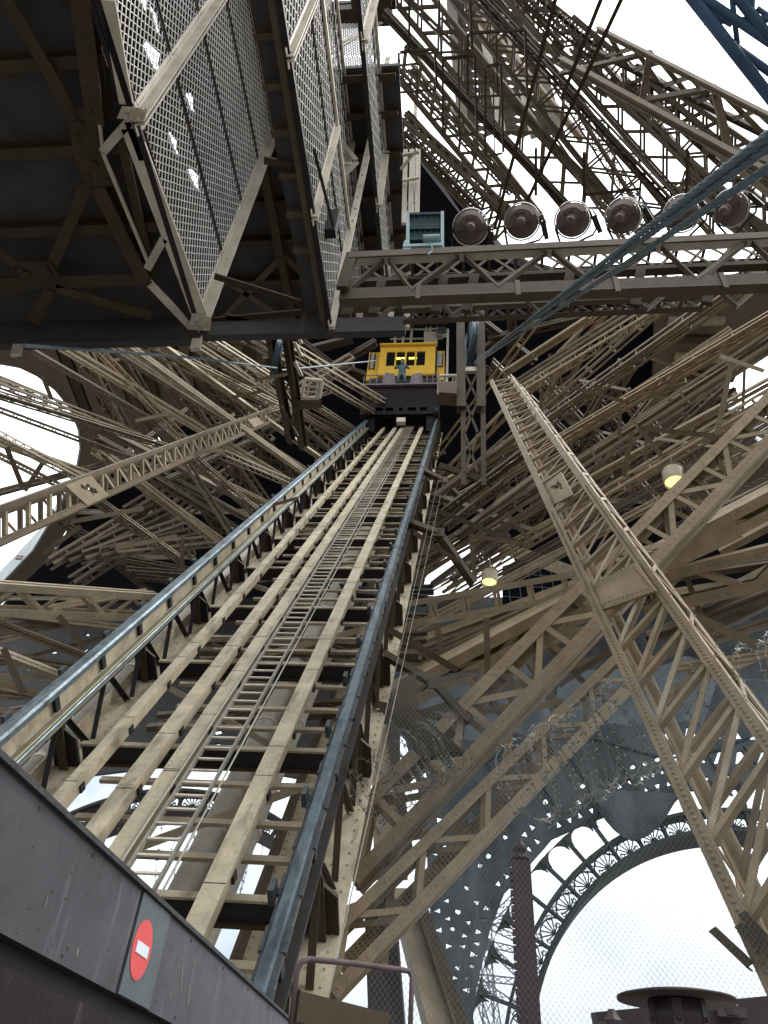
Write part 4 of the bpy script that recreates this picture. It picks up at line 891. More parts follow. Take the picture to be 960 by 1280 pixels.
# dark lattice at the back of the right bay
for i in range(8):
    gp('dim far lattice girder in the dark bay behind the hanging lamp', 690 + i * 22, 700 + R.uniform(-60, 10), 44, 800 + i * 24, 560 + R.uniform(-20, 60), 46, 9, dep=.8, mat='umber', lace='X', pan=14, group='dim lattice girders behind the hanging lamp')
for i in range(7):
    x1 = 800 + R.uniform(0, 60); y1 = 720 + 24 * i + R.uniform(-8, 8)
    gp('tan girder among the crowded girders right of the node plate', x1, y1, 20, 1000, y1 - R.uniform(20, 95), 20 + R.uniform(0, 3), R.uniform(14, 20), dep=.7, mat=R.choice(['tan', 'taupe', 'brown']), lace=R.choice(['Z', 'ZB', 'B']), twist=R.uniform(-20, 20), pan=5, c=.11, group='crowded girders right of the node plate')
for i in range(8):
    y1 = 790 + 17 * i + R.uniform(-8, 8); x1 = 486 + R.uniform(0, 20)
    gp('brown girder among the crowd below the level frame girder', x1, y1, 20, x1 + R.uniform(170, 250), y1 - R.uniform(70, 130), 22, R.uniform(11, 17), dep=.7, mat=R.choice(['tan', 'taupe', 'brown', 'tan']), lace=R.choice(['Z', 'ZB', 'B']), twist=R.uniform(-20, 20), pan=8, c=.1, group='crowded girders below the level frame girder')
for i in range(5):
    x1 = 500 + 42 * i; y1 = 770 + R.uniform(0, 25)
    gp('brown girder falling right below the level frame girder', x1, y1, 23, x1 + R.uniform(70, 110), y1 + R.uniform(70, 120), 22, R.uniform(10, 14), dep=.7, mat=R.choice(['taupe', 'brown']), lace='Z', twist=R.uniform(-20, 20), pan=6, c=.09, group='girders falling right below the level frame girder')
# knee brackets of the right rail girder
for lb, d, pts, w in (('brown knee bracket beside the right rail, highest of the three', 27, ((524, 586), (554, 601), (580, 628)), 8), ('brown knee bracket beside the right rail, middle one of the three', 20, ((508, 652), (548, 667), (592, 730)), 11),
                   ('brown knee bracket beside the right rail, lowest and largest of the three', 12.5, ((480, 818), (545, 856), (586, 902)), 13)):
    P = [PD(*p, d - .3 * k) for k, p in enumerate(pts)]; kw = w * d / F
    root = thing('knee_bracket', lb, 'bracket', P[0])
    part(MB().ibeam(P[0], P[1], ZD, kw * .6, kw), 'upper_arm', 'brown', root); part(MB().ibeam(P[1], P[2], ZD, kw * .6, kw), 'lower_arm', 'brown', root)
    part(MB().plate([P[1] + V(-kw * .7, -.06, -kw * .6), P[1] + V(kw * .7, -.06, -kw * .6), P[1] + V(kw * .7, -.06, kw * .5), P[1] + V(-kw * .7, -.06, kw * .5)], .03), 'knee_plate', 'brown', root)
rods([((484, 790, 13), (570, 842, 13), 'brown strut falling right from the right rail above the grey tarpaulin'), ((515, 668, 17), (572, 705, 17), 'brown strut under the middle knee bracket beside the right rail'), ((466, 884, 12), (572, 906, 12), 'brown strut over the boxed gusset bracket'), ((545, 857, 12.3), (600, 842, 13), 'short brown strut tying the lowest knee bracket to the right')], 'brown', .11)
for i in range(9):
    x1, y1 = R.uniform(500, 575), R.uniform(575, 720); up_ = i % 3 != 0; L_ = R.uniform(70, 150)
    x1 = max(x1, 585 - (y1 - 424) * .22)
    gp('tan lattice girder criss-crossing just right of the right rail', x1, y1 + (L_ * .3 if up_ else 0), R.uniform(22, 27), x1 + L_, y1 + (-L_ * .45 if up_ else L_ * R.uniform(.3, .6)), R.uniform(20, 24), R.uniform(9, 14), dep=.7, c=.08, mat=R.choice(['tan', 'taupe', 'umber', 'brown']), lace=R.choice(['Z', 'B', 'ZB']), twist=R.uniform(-30, 30), pan=9, group='girders criss-crossing right of the right rail')
root = thing('boxed_bracket', 'dark boxed gusset bracket with pale side plate right of the right rail', 'bracket', PD(510, 910, 11))
part(MB().plate([PD(478, 886, 11), PD(520, 888, 11), PD(580, 938, 10.8), (PD(528, 945, 10.8))], .25), 'box', 'umber', root)
part(MB().plate([PD(484, 886, 11.4), PD(500, 850, 11.4), PD(520, 840, 11.4), PD(522, 888, 11.4)], .05), 'side_plate', 'taupe', root)
# guy wires beside the right rail
for i, (a, b) in enumerate((((548, 600, 26), (455, 1010, 7)), ((556, 596, 26), (405, 1270, 5)))):
    tag(MB().tube([PD(*a), PD(*b)], .005, 5).build('guide_wire', 'conduit'), ('thin guide wire close beside the right rail girder', 'outer thin guide wire right of the right rail girder')[i], 'wire')
# leg caisson and masonry-coloured columns behind the lower diagonals
root = thing('leg_column', 'broad riveted pale column leaning behind the lower great diagonal', 'column', PD(560, 1280, 13))
part(MB().plate([PD(490, 1110, 14), PD(518, 1110, 14), PD(588, 1320, 11.5), PD(545, 1320, 11.5)], .4), 'face_plate', 'pale', root)
part(MB().bar(PD(519, 1110, 13.9), PD(590, 1320, 11.4), .16, .1, XD), 'edge_angle', 'umber', root)
mb = MB(); mb.rivets(PD(514, 1110, 13.85), PD(582, 1320, 11.35), -CF, 60, .03); part(mb, 'rivet_row', 'pale', root)
root = thing('leg_column', 'pale riveted column behind the right rail with razor wire at its side', 'column', PD(470, 980, 13))
part(MB().plate([PD(463, 905, 15), PD(486, 905, 15), PD(510, 1075, 12.5), PD(468, 1075, 12.5)], .4), 'face_plate', 'pale', root)
part(MB().bar(PD(488, 905, 14.9), PD(512, 1075, 12.4), .14, .1, XD), 'edge_angle', 'umber', root)
root = thing('leg_column', 'dark shuttered column between the hand rail and the broad pale column', 'column', PD(480, 1250, 12))
part(MB().plate([PD(455, 1125, 13), PD(492, 1110, 13), PD(508, 1320, 11), PD(462, 1320, 11)], .3), 'face_plate', 'lamp2', root)
# ------------------------------------------------------------------ left side steelwork
def leftlong(label):
    root = thing('long_girder', label, 'girder', PD(0, 655, 11))
    n0 = (PD(-60, 655, 12), PD(-60, 708, 12)); f0 = (PD(365, 500, 33), PD(365, 516, 33))
    a0, a1 = n0; b0, b1 = f0; u = (b0 - a0).normalized(); v = (a1 - a0).normalized(); n = u.cross(v)
    if n.dot(a0) < 0: n = -n
    dz = n * .55 + v * .25
    for o in (V(0, 0, 0), dz):
        for p, q, sv in ((a0, b0, 1), (a1, b1, -1)):
            part(MB().ell(p + o, q + o, v * sv, n, .10, .018), 'chord', 'taupe', root)
            part(MB().bar(p + o + v * sv * .03 - n * .002, q + o + v * sv * .03 - n * .002, .075, .02, v), 'flange_plate', 'taupe', root)
    ts = [(i / 34) for i in range(35)]
    for i in range(34):
        p0, p1 = a0.lerp(b0, ts[i]), a0.lerp(b0, ts[i + 1]); q0, q1 = a1.lerp(b1, ts[i]), a1.lerp(b1, ts[i + 1])
        for k, o in enumerate((V(0, 0, 0), dz)):
            part(MB().ell(p1 + o + n * .03, q1 + o + n * .03, u, n, .07, .012), 'batten', 'pale' if k == 0 else 'taupe', root)
            if i > 5 or k: part(MB().bar(p0 + o + n * .05, q1 + o + n * .05, .06, .012, v), 'diagonal', 'pale' if k == 0 else 'taupe', root)
    def on(px, py):
        w = ray(px, py); t = (a0 - n * .02).dot(n) / w.dot(n); return w * t
    cut = [on(*p) for p in ((101, 604), (106, 608), (110, 604), (114, 609), (120, 611), (123, 617), (119, 616), (117, 620), (113, 614), (107, 613), (101, 609))]
    part(MB().plate([on(*p) for p in ((82, 607), (114, 594), (136, 619), (110, 632))], .03, holes=[cut]), 'gusset', 'pale', root)
    part(MB().plate([on(*p) for p in ((310, 525), (322, 521), (330, 529), (318, 534))], .03), 'gusset', 'pale', root)
    return root
leftlong('long pale box girder at left with a cut-out gusset plate, rising towards the lift')
girder('level pale truss ending at the left rail, zigzag between two chords', PD(-30, 746, 14), PD(195, 758, 16), .55, .4, pan=6, mat='pale', lace='Z', near=True, c=.13, twist=10)
LM = [
 ('thick tan girder falling steeply right from the walkway edge at left', 104, 418, 26, 248, 568, 26, 12),
 ('girder falling right beside the curved opening, under the rope', 28, 432, 26, 232, 550, 26, 9),
 ('thin girder falling right from the middle of the walkway edge', 150, 420, 28, 350, 520, 30, 9),
 ('girder falling right from below the hanging lug to the left pulley hanger', 196, 432, 27, 346, 506, 29, 10),
 ('topmost thin girder crossing the curved sky opening at left', -20, 466, 22, 175, 545, 25, 9),
 ('second girder crossing the curved sky opening at left', -20, 488, 20, 215, 560, 24, 10),
 ('third girder crossing the curved sky opening at left', -20, 505, 20, 160, 572, 24, 9),
 ('heavier girder crossing the sky opening down to the cut-out gusset', -20, 535, 17, 105, 600, 19, 12),
 ('lowest girder crossing the sky opening beneath the long pale girder', -20, 560, 17, 90, 615, 19, 10),
 ('tan box girder falling from the long pale girder to the left rail', 195, 532, 23, 325, 645, 23, 14),
 ('tan girder below the long pale girder, ending in the dark bay', 228, 570, 22, 290, 668, 22, 10),
 ('narrow ladder girder just above the left rail near the lift', 278, 568, 28, 372, 608, 33, 11),
 ('narrow girder touching the left rail close under the lift', 372, 512, 40, 440, 545, 46, 8),
 ('brown girder falling right below the cut-out gusset', 120, 625, 18, 225, 700, 19, 13),
 ('brown girder below the level pale truss, meeting the left rail', -20, 772, 14, 105, 820, 15, 12),
 ('lower brown girder under the level pale truss at the left edge', -20, 808, 14, 75, 845, 14.5, 12),
 ('lowest brown girder at the left edge above the left rail', -20, 845, 14, 45, 868, 14.4, 10),
]
for i, (lb, x1, y1, d1, x2, y2, d2, w) in enumerate(LM):
    gp(lb, x1, y1, d1, x2, y2, d2, w, dep=1.0, mat=('tan', 'taupe', 'taupe', 'pale')[i % 4], lace=('Z', 'ZB', 'Z', 'B')[i % 4], near=w > 11, twist=(20, -30, 35, -12)[i % 4], pan=12)
for i, (y0, y1_, w) in enumerate(((470, 535, 14), (545, 606, 13), (622, 575, 11))):
    gp('fine cross-braced girder over the curved sky opening at far left', -25, y0, 21 + i * .5, 150, y1_, 25, w, dep=.4, mat=R.choice(['taupe', 'brown', 'pale']), lace='X', twist=R.uniform(-15, 15), pan=9, c=.06, group='fine girders over the left sky opening')
rods([((99, 655, 17), (52, 690, 17), 'dark strut falling left below the cut-out gusset'), ((90, 655, 17), (180, 638, 18), 'tan strut level below the cut-out gusset'), ((225, 673, 18), (225, 712, 18), 'short upright strut standing on the left rail'),
      ((145, 688, 17), (222, 673, 18), 'slim tie rising to the short upright strut by the left rail'), ((0, 812, 13), (25, 870, 13), 'dark upright strut at the left edge above the left rail'), ((70, 772, 14), (105, 815, 14.5), 'dark strut falling right under the level pale truss'),
      ((50, 470, 20), (62, 500, 20), 'short strut at the upper part of the curved sky opening'), ((5, 560, 17), (25, 610, 17), 'strut slanting in the lower part of the curved sky opening'), ((50, 578, 18), (28, 612, 18), 'strut leaning left in the lower part of the curved sky opening')], 'taupe', .10)
for i in range(14):
    t = (i + R.uniform(-.4, .4)) / 13
    x2, y2 = 480 - 190 * t, 520 + 195 * t + R.uniform(-14, 14)
    x1, y1 = 330 - 300 * min(1, t * 1.6), 416 + 10 * R.random() + 150 * max(0, t - .45)
    if x1 < 112 and y1 > 440: x1, y1 = 112 + R.uniform(0, 20), y1 + 75
    d = R.uniform(24, 36)
    gp('thin tan lattice girder deep in the fan of bracing left of the lift', x1, y1, d - 3, x2, y2, (d + 6 if y2 > 565 else 46), R.uniform(8, 14), dep=.8, mat=R.choice(['tan', 'taupe', 'brown', 'pale', 'tan']), lace=R.choice(['Z', 'B', 'ZB', 'X']), c=.075, twist=R.uniform(-25, 25), pan=R.randint(8, 12), group='thin girders deep in the left fan')
for i in range(5):
    x1, y1 = 120 + 40 * i + R.uniform(-8, 8), 560 + R.uniform(-25, 60) - 8 * i
    gp('slim girder rising right through the left fan, against the run of the others', x1, y1, 27, x1 + R.uniform(90, 150), y1 - R.uniform(40, 90), 33, R.uniform(5, 8), dep=1.0, mat=R.choice(['taupe', 'brown', 'pale']), lace=R.choice(['Z', 'B']), twist=R.uniform(-40, 40), pan=9, group='slim girders crossing the left fan')
for i in range(9):
    x, y = R.uniform(110, 340), R.uniform(440, 640); d = R.uniform(20, 30); L_ = R.uniform(30, 70)
    rods([((x, y, d), (x + L_, y - L_ * R.uniform(.1, .5), d))], 'pale' if i % 2 else 'taupe', .09, 'thin rising ties in the left fan', 'thin tie rising right between the girders of the left fan')
for i in range(10):
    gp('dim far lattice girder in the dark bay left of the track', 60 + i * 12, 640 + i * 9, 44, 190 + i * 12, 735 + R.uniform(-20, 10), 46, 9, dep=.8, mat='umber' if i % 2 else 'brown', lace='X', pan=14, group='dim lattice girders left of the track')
for i in range(15):
    y = 765 + i * 10
    gp('thin brown girder of the low background left of the track', -20, y, 24, 190 - i * 9, y + R.uniform(-45, 45), 27, R.uniform(9, 15), c=.09, dep=.8, mat=R.choice(['taupe', 'brown', 'tan']), lace='X', pan=9, group='low girders left of the track')
for i in range(5):
    gp('mid-brown cross-braced truss at the back of the left fan', 95 + 48 * i, 425 + 9 * i + R.uniform(-8, 8), 37, 235 + 48 * i, 700 - 29 * i + R.uniform(-10, 10), 41, 26, dep=.3, mat=('taupe', 'brown')[i % 2], lace='X', twist=R.uniform(-15, 15), pan=11, c=.16, group='back trusses of the left fan')
for i in range(5):
    gp('brown cross-braced truss in the dark bay under the left sky opening', 62 + 20 * i, 705 - 4 * i, 36, 190 + 20 * i, 628 + 12 * i, 39, 20, dep=.5, mat=('taupe', 'brown')[i % 2], lace='X', pan=7, c=.12, group='trusses in the bay under the left sky opening')
for i in range(4):
    gp('mid-brown cross-braced truss at the back of the left fan, rising right', 90 + 34 * i, 730 - 44 * i, 38, 290 + 50 * i, 600 - 50 * i, 42, 22, dep=.3, mat=('brown', 'taupe')[i % 2], lace='X', twist=R.uniform(-15, 15), pan=10, c=.15, group='back trusses of the left fan, rising right')
for i in range(5):
    gp('mid-brown cross-braced truss at the back of the right fan', 600 + 56 * i, 690 - 26 * i, 42, 720 + 64 * i, 440 + 15 * i, 38, 26, dep=.3, mat=('taupe', 'brown')[i % 2], lace='X', twist=R.uniform(-15, 15), pan=11, c=.16, group='back trusses of the right fan')
for i in range(4):
    gp('mid-brown cross-braced truss at the back of the right fan, falling right', 610 + 56 * i, 455 + 12 * i, 40, 760 + 56 * i, 600 + 26 * i, 43, 22, dep=.3, mat=('brown', 'taupe')[i % 2], lace='X', twist=R.uniform(-15, 15), pan=10, c=.15, group='back trusses of the right fan, falling right')
for i, (x1, y1, x2, y2) in enumerate(((322, 425, 455, 470), (345, 500, 470, 428), (330, 452, 440, 424), (372, 424, 468, 500), (596, 440, 690, 398), (602, 402, 668, 452), (610, 425, 735, 396), (640, 396, 640, 460))):
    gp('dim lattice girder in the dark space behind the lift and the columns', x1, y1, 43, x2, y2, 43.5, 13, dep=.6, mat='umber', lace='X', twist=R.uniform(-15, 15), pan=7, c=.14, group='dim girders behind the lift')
# ------------------------------------------------------------------ upper right steelwork against the sky
def frame_girder():
    root = thing('frame_girder', 'open box girder with broad tan bottom chord falling right beneath the bare sky', 'girder', PD(750, 50, 16))
    tp = [(746, 36), (813, 66), (893, 110), (990, 160)]; rp = [(740, 62), (773, 78), (870, 122), (990, 182)]; bt = [(700, 75), (803, 126), (911, 187), (1000, 237)]
    f = lambda l, i, d: PD(*l[i], d)
    D = [17, 16, 14.8, 13.6]
    Tt = [f(tp, i, D[i]) for i in range(4)]; Rr = [f(rp, i, D[i] + 1) for i in range(4)]; Bb = [f(bt, i, D[i] - .2) for i in range(4)]
    for l in (Tt, Rr, Bb): l[3] = l[3] + (l[3] - l[2]) * 1.6
    for l, w, m in ((Tt, .10, 'taupe'), (Rr, .11, 'brown'), (Bb, .135, 'taupe')):
        part(MB().ibeam(l[0], l[3], ZD, w, w * .8), 'chord', m, root)
    for i in (1, 2):
        part(MB().bar(Tt[i], Bb[i], .12, .06, XD), 'vertical', 'taupe', root); part(MB().bar(Tt[i], Rr[i] * 1.0, .10, .05, XD), 'tie', 'brown', root)
        part(MB().bar(Bb[i], Tt[i - 1] if i == 3 else Tt[min(3, i + 1)], .12, .06, ZD), 'diagonal', 'brown', root)
    part(MB().bar(Tt[1], PD(700, 92, 17), .12, .06, ZD), 'diagonal', 'brown', root)
    for i in range(10):
        t = (i + .5) / 10; p = Tt[0].lerp(Tt[3], t); q = Rr[0].lerp(Rr[3], min(1, t + .08)); part(MB().bar(p, q, .08, .03, XD), 'batten', 'taupe', root)
        part(MB().bar(Rr[0].lerp(Rr[3], t), Tt[0].lerp(Tt[3], min(1, t + .1)), .08, .03, ZD), 'batten', 'brown', root)
frame_girder()
URG = [
 ('dark heavy girder falling right behind the open box girder', 585, -20, 20, 850, 265, 17, 17, 'umber'),
 ('dark girder falling right just below the broad tan chord', 715, 60, 19, 985, 330, 16, 12, 'brown'),
 ('lattice girder falling steeply to the rightmost floodlights', 700, 105, 20, 818, 290, 18, 18, 'brown'),
 ('thin lattice girder falling to the fourth floodlight from a dark rod', 668, 160, 21, 790, 290, 19, 12, 'brown'),
 ('heavy dark girder falling from the top edge past the upright frames', 480, 15, 18, 720, 270, 17, 12, 'umber'),
 ('long dark girder falling from the top edge left of the upper tower', 500, -10, 20, 760, 250, 18, 10, 'brown'),
 ('girder falling right from the pale screens, with open upright frames', 498, 85, 18, 640, 240, 18, 12, 'brown'),
 ('brown plated girder ending above the round floodlights', 503, 145, 17, 655, 282, 17, 14, 'taupe'),
 ('lowest brown girder above the box lamp, bordering the dark blue gap', 505, 165, 19, 600, 262, 19, 12, 'brown'),
 ('tan girder falling from the top edge in front of the upper tower', 560, -15, 22, 760, 118, 20, 11, 'taupe'),
 ('slim girder near the top edge right of the upper tower', 640, -15, 20, 705, 60, 20, 12, 'brown'),
 ('dark plated girder at the top edge near the bare sky', 655, -10, 19, 760, 75, 18, 22, 'umber'),
 ('slim dark girder falling between the rods to the right edge', 760, 110, 20, 930, 262, 18, 9, 'brown'),
 ('slim girder falling right under the cables at the right edge', 820, 130, 18, 985, 262, 16, 9, 'taupe'),
 ('thin girder falling to the right edge below the cables', 860, 235, 18, 985, 330, 17, 8, 'brown'),
]
for i, (lb, x1, y1, d1, x2, y2, d2, w, m) in enumerate(URG):
    gp(lb, x1, y1, d1, x2, y2, d2, w, dep=.9, mat=m, lace=('Z', 'X', 'ZB', 'X')[i % 4], near=w > 14, twist=(15, -25, 30, -40)[i % 4], pan=14)
UT = [('broad cross-braced truss falling from the top edge to the first round floodlights', 505, -15, 22, 742, 275, 20, 42, 'taupe'),
 ('broad cross-braced truss falling past the upper tower to the middle floodlights', 572, -25, 24, 815, 275, 21, 46, 'brown'),
 ('broad cross-braced truss falling towards the rightmost floodlights', 650, -10, 22, 905, 280, 19, 40, 'taupe'),
 ('broad cross-braced truss just below the open box girder at upper right', 705, 40, 21, 985, 282, 18, 44, 'brown'),
 ('cross-braced truss beside the pale screens ending over the box lamp', 496, 70, 20, 668, 282, 20, 36, 'taupe'),
 ('low cross-braced truss in front of the dark gap above the box lamp', 500, 150, 22, 628, 290, 22, 30, 'brown'),
 ('narrow cross-braced truss near the right edge above the cables', 790, 95, 20, 985, 232, 18, 32, 'brown'),
 ('narrow cross-braced truss under the cables at the right edge', 850, 225, 20, 985, 318, 18, 28, 'taupe')]
for i, (lb, x1, y1, d1, x2, y2, d2, w, m) in enumerate(UT):
    gp(lb, x1, y1, d1, x2, y2, d2, w, dep=.35, flat=True, mat=m, lace='XB' if i % 2 else 'X', twist=(8, -10, 12, -6)[i % 4], pan=int(380 / w), c=.10, side_lace='Z')
for i in range(3):
    t = (i + R.random() * .6) / 3; x1 = 495 + 130 * t; y1 = 60 * (1 - t) + R.uniform(-30, 60)
    L_ = R.uniform(150, 200)
    gp('thin dim lattice girder among the crowded steel above the floodlights', x1, y1, 25, x1 + L_ * .85, min(282, y1 + L_), 23, R.uniform(9, 13), dep=.6, mat=R.choice(['brown', 'taupe', 'pale']), lace='X', twist=R.uniform(-20, 20), pan=13, c=.06, group='thin girders above the floodlights')
for i in range(2):
    t = i
    gp('slim lattice girder crossing the bright sky above the floodlights', 668 + 105 * t + R.uniform(-12, 12), 95 - 10 * t + R.uniform(-30, 40), 21, 780 + 205 * t, 285 - 10 * t + R.uniform(-25, 25), 19, R.uniform(7, 11), dep=.7, mat=R.choice(['brown', 'umber', 'taupe']), lace=R.choice(['X', 'Z', 'ZB']), twist=R.uniform(-25, 25), pan=13, group='slim girders against the sky')
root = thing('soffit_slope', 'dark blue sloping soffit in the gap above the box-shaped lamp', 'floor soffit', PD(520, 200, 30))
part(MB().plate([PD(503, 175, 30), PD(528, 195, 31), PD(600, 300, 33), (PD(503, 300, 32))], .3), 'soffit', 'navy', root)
# upright frames
for i, (x0, y0, x1, y1, lb) in enumerate(((513, -5, 586, 62, 'thin rectangular upright frame nearest the screens at the top'), (586, 38, 655, 116, 'thin rectangular upright frame in the middle of the upper steel'), (555, 70, 592, 165, 'tall thin rectangular frame over the second floodlight'), (608, 80, 625, 190, 'slim thin frame over the third floodlight'), (500, 62, 542, 110, 'small thin frame close beside the pale screens'))):
    root = thing('upright_frame', lb, 'frame', PD(x0, y0, 16))
    c = [PD(x0, y0 + 4, 16), PD(x1, y0, 16), PD(x1 + 3, y1, 16), PD(x0, y1 + 4, 16)]
    for k in range(4): part(MB().ell(c[k], c[(k + 1) % 4], CF, (c[(k + 1) % 4] - c[k]).cross(CF).normalized(), .042, .012), 'member', 'umber', root)
    part(MB().bar(c[0].lerp(c[1], .5), c[3].lerp(c[2], .5), .025, .025, XD), 'member', 'umber', root)
rods([((694, -10, 12), (616, 285, 13), 'dark straight rod slanting down to the gap between the first two floodlights'), ((752, -10, 12), (700, 122, 13), 'upper length of the dark twin rod at the top edge'),
      ((778, -10, 12.2), (648, 270, 13.5), 'pale-edged straight rod slanting down to the second floodlight'), ((668, 185, 16), (668, 245, 16), 'thin upright rod over the third floodlight'), ((728, 190, 16), (728, 248, 16), 'thin upright rod over the gap left of the fourth floodlight'),
      ((728, 246, 16), (800, 238, 16), 'thin level rod above the fourth floodlight'), ((858, 188, 16), (855, 255, 16), 'thin upright rod behind the cables')], 'umber', .055)
# upper part of the tower seen through the gap
root = thing('upper_tower', 'distant greyish lattice of the upper tower seen through the steel at the top', 'tower', PD(600, 60, 90))
for (x0, x1) in ((560, 580), (640, 700)): part(MB().bar(PD(x0, -40, 100), PD(x1, 170, 80), 1.0, .6), 'edge_column', 'mast', root)
for (x0, x1) in ((590, 628), (618, 668)): part(MB().bar(PD(x0, -40, 100), PD(x1, 170, 80), .8, .6), 'inner_column', 'lgrey', root)
mb = MB()
for i in range(22):
    t0, t1 = i / 22, (i + 1) / 22
    for j in range(5):
        def q(t, s): return PD(560 + 20 * t + (80 + 40 * t) * s, -40 + 210 * t, 100 - 20 * t)
        mb.bar(q(t0, j / 5), q(t1, (j + 1) / 5), .4, .25); mb.bar(q(t0, (j + 1) / 5), q(t1, j / 5), .4, .25); mb.bar(q(t0, j / 5), q(t0, (j + 1) / 5), .3, .2)
part(mb, 'lattice', 'mast', root)
# blue tubular truss at the top right corner
root = thing('tube_truss', 'blue grey tubular truss crossing the top right corner', 'truss', PD(900, 40, 5))
def t3(px, py, d=5.0): return PD(px, py, d)
for a, b, r in (((858, -12), (985, 150), .050), ((872, -8), (990, 72), .036), ((918, -10), (990, 85), .045), ((880, 28), (965, 22), .022), ((914, -10), (922, 56), .022), ((940, -10), (938, 28), .03), ((920, 60), (990, 110), .034), ((884, 12), (916, 30), .03), ((938, 26), (985, 20), .03), ((946, 10), (990, 40), .02)):
    xt = .45 if r > .035 else 0; part(MB().tube([t3(*a) + (t3(*a) - t3(*b)) * xt, t3(*b) + (t3(*b) - t3(*a)) * xt], r * .62, 12), 'chord' if r > .04 else 'web_tube', 'blue', root, True)
# ------------------------------------------------------------------ hanging lamps
def hang_lamp(px, py, d, label, rpx, cable_to):
    c = PD(px, py, d); dm = c.dot(CF); r = rpx / F * dm
    root = thing('hanging_lamp', label, 'lamp', c, 'hanging drum lamps')
    ax = (ZD + CF * .15 + XD * .1).normalized()
    part(MB().lathe(c - ax * r * .9, ax, [(r * .92, 0), (r, 0), (r, r * 1.6), (r * .95, r * 1.75), (r * .8, r * 1.8), (r * .8, r * 1.72), (r * .92, r * 1.5), (r * .92, 0)], 28, False), 'shade', 'pale', root)
    part(MB().lathe(c - ax * r * .55, ax, [(0, .01), (r * .9, 0), (r * .9, .03), (0, .03)], 28), 'lit_diffuser', 'bulb', root)
    part(MB().lathe(c + ax * r * .85, ax, [(r * 1.03, 0), (r * 1.03, r * .12), (r * .5, r * .3), (r * .2, r * .6)], 24), 'cap', 'brown', root)
    part(MB().tube([c + ax * r * 1.1, PD(*cable_to)], .02, 6), 'stem', 'brown', root)
hang_lamp(842, 596, 16, 'larger drum lamp with glowing yellow mouth hanging in the dark bay at right', 13, (838, 572, 16.4))
hang_lamp(612, 722, 20, 'smaller drum lamp with glowing mouth hanging behind the level frame girder', 10, (612, 700, 20.5))
# ------------------------------------------------------------------ first floor edge and tarps
ft = lambda px, py, Y=50: PY(px, py, Y)
beam('long pale soffit beam falling right above the gap of sky behind the small lamp', ft(585, 668, 40), ft(722, 718, 44), .9, .5, 'pale', kind='box')
o = MB().plate([ft(628, 708), ft(672, 693), ft(722, 722), ft(722, 765), ft(628, 768)], .5).build('glazed_front', 'glass'); tag(o, 'dark gridded glass front seen above the level frame girder', 'facade')
root = o
m = MB()
for i in range(7): m.bar(ft(632 + i * 14, 706, 49.8), ft(640 + i * 14, 766, 49.8), .07, .06)
for y in (715, 730, 745): m.bar(ft(628, y, 49.8), ft(722, y + 8, 49.8), .07, .06)
part(m, 'glazing_bar', 'far', root)
def sheet(name, label, pts, Y, mat, cat, th=.05, fold=.25):
    # sagging cloth sheet: a grid with folds
    P = [PY(*p, Y) for p in pts]; n = 24; vs = []; fs = []
    for i in range(n + 1):
        for j in range(n + 1):
            s, t = i / n, j / n; p = (P[0] * (1 - s) + P[1] * s) * (1 - t) + (P[3] * (1 - s) + P[2] * s) * t
            vs.append(p + YD * (fold * math.sin(s * 23 + 3 * t) + fold * .6 * math.sin(t * 9 + s * 31)))
    for i in range(n):
        for j in range(n): a = i * (n + 1) + j; fs.append((a, a + 1, a + n + 2, a + n + 1))
    o = MB().add(vs, fs).build(name, mat, smooth=True); return tag(o, label, cat)
sheet('tarpaulin', 'grey tarpaulin hung behind the dark struts right of the track', [(512, 806), (640, 802), (700, 910), (530, 935)], 38, 'tarp', 'tarpaulin')
sheet('tarpaulin', 'grey tarpaulin seen through the lower bays of the long girder', [(700, 845), (905, 818), (880, 905), (690, 905)], 38, 'tarp', 'tarpaulin')
beam('pale ledge beam below the level frame girder with rubble-like clutter', ft(505, 797, 34), ft(735, 792, 34), .5, .6, 'conduit', kind='box')
beam('pale pipe-like beam falling right across the grey tarpaulin', PD(566, 838, 17), PD(602, 862, 16.8), .16, .16, 'tan', kind='box')
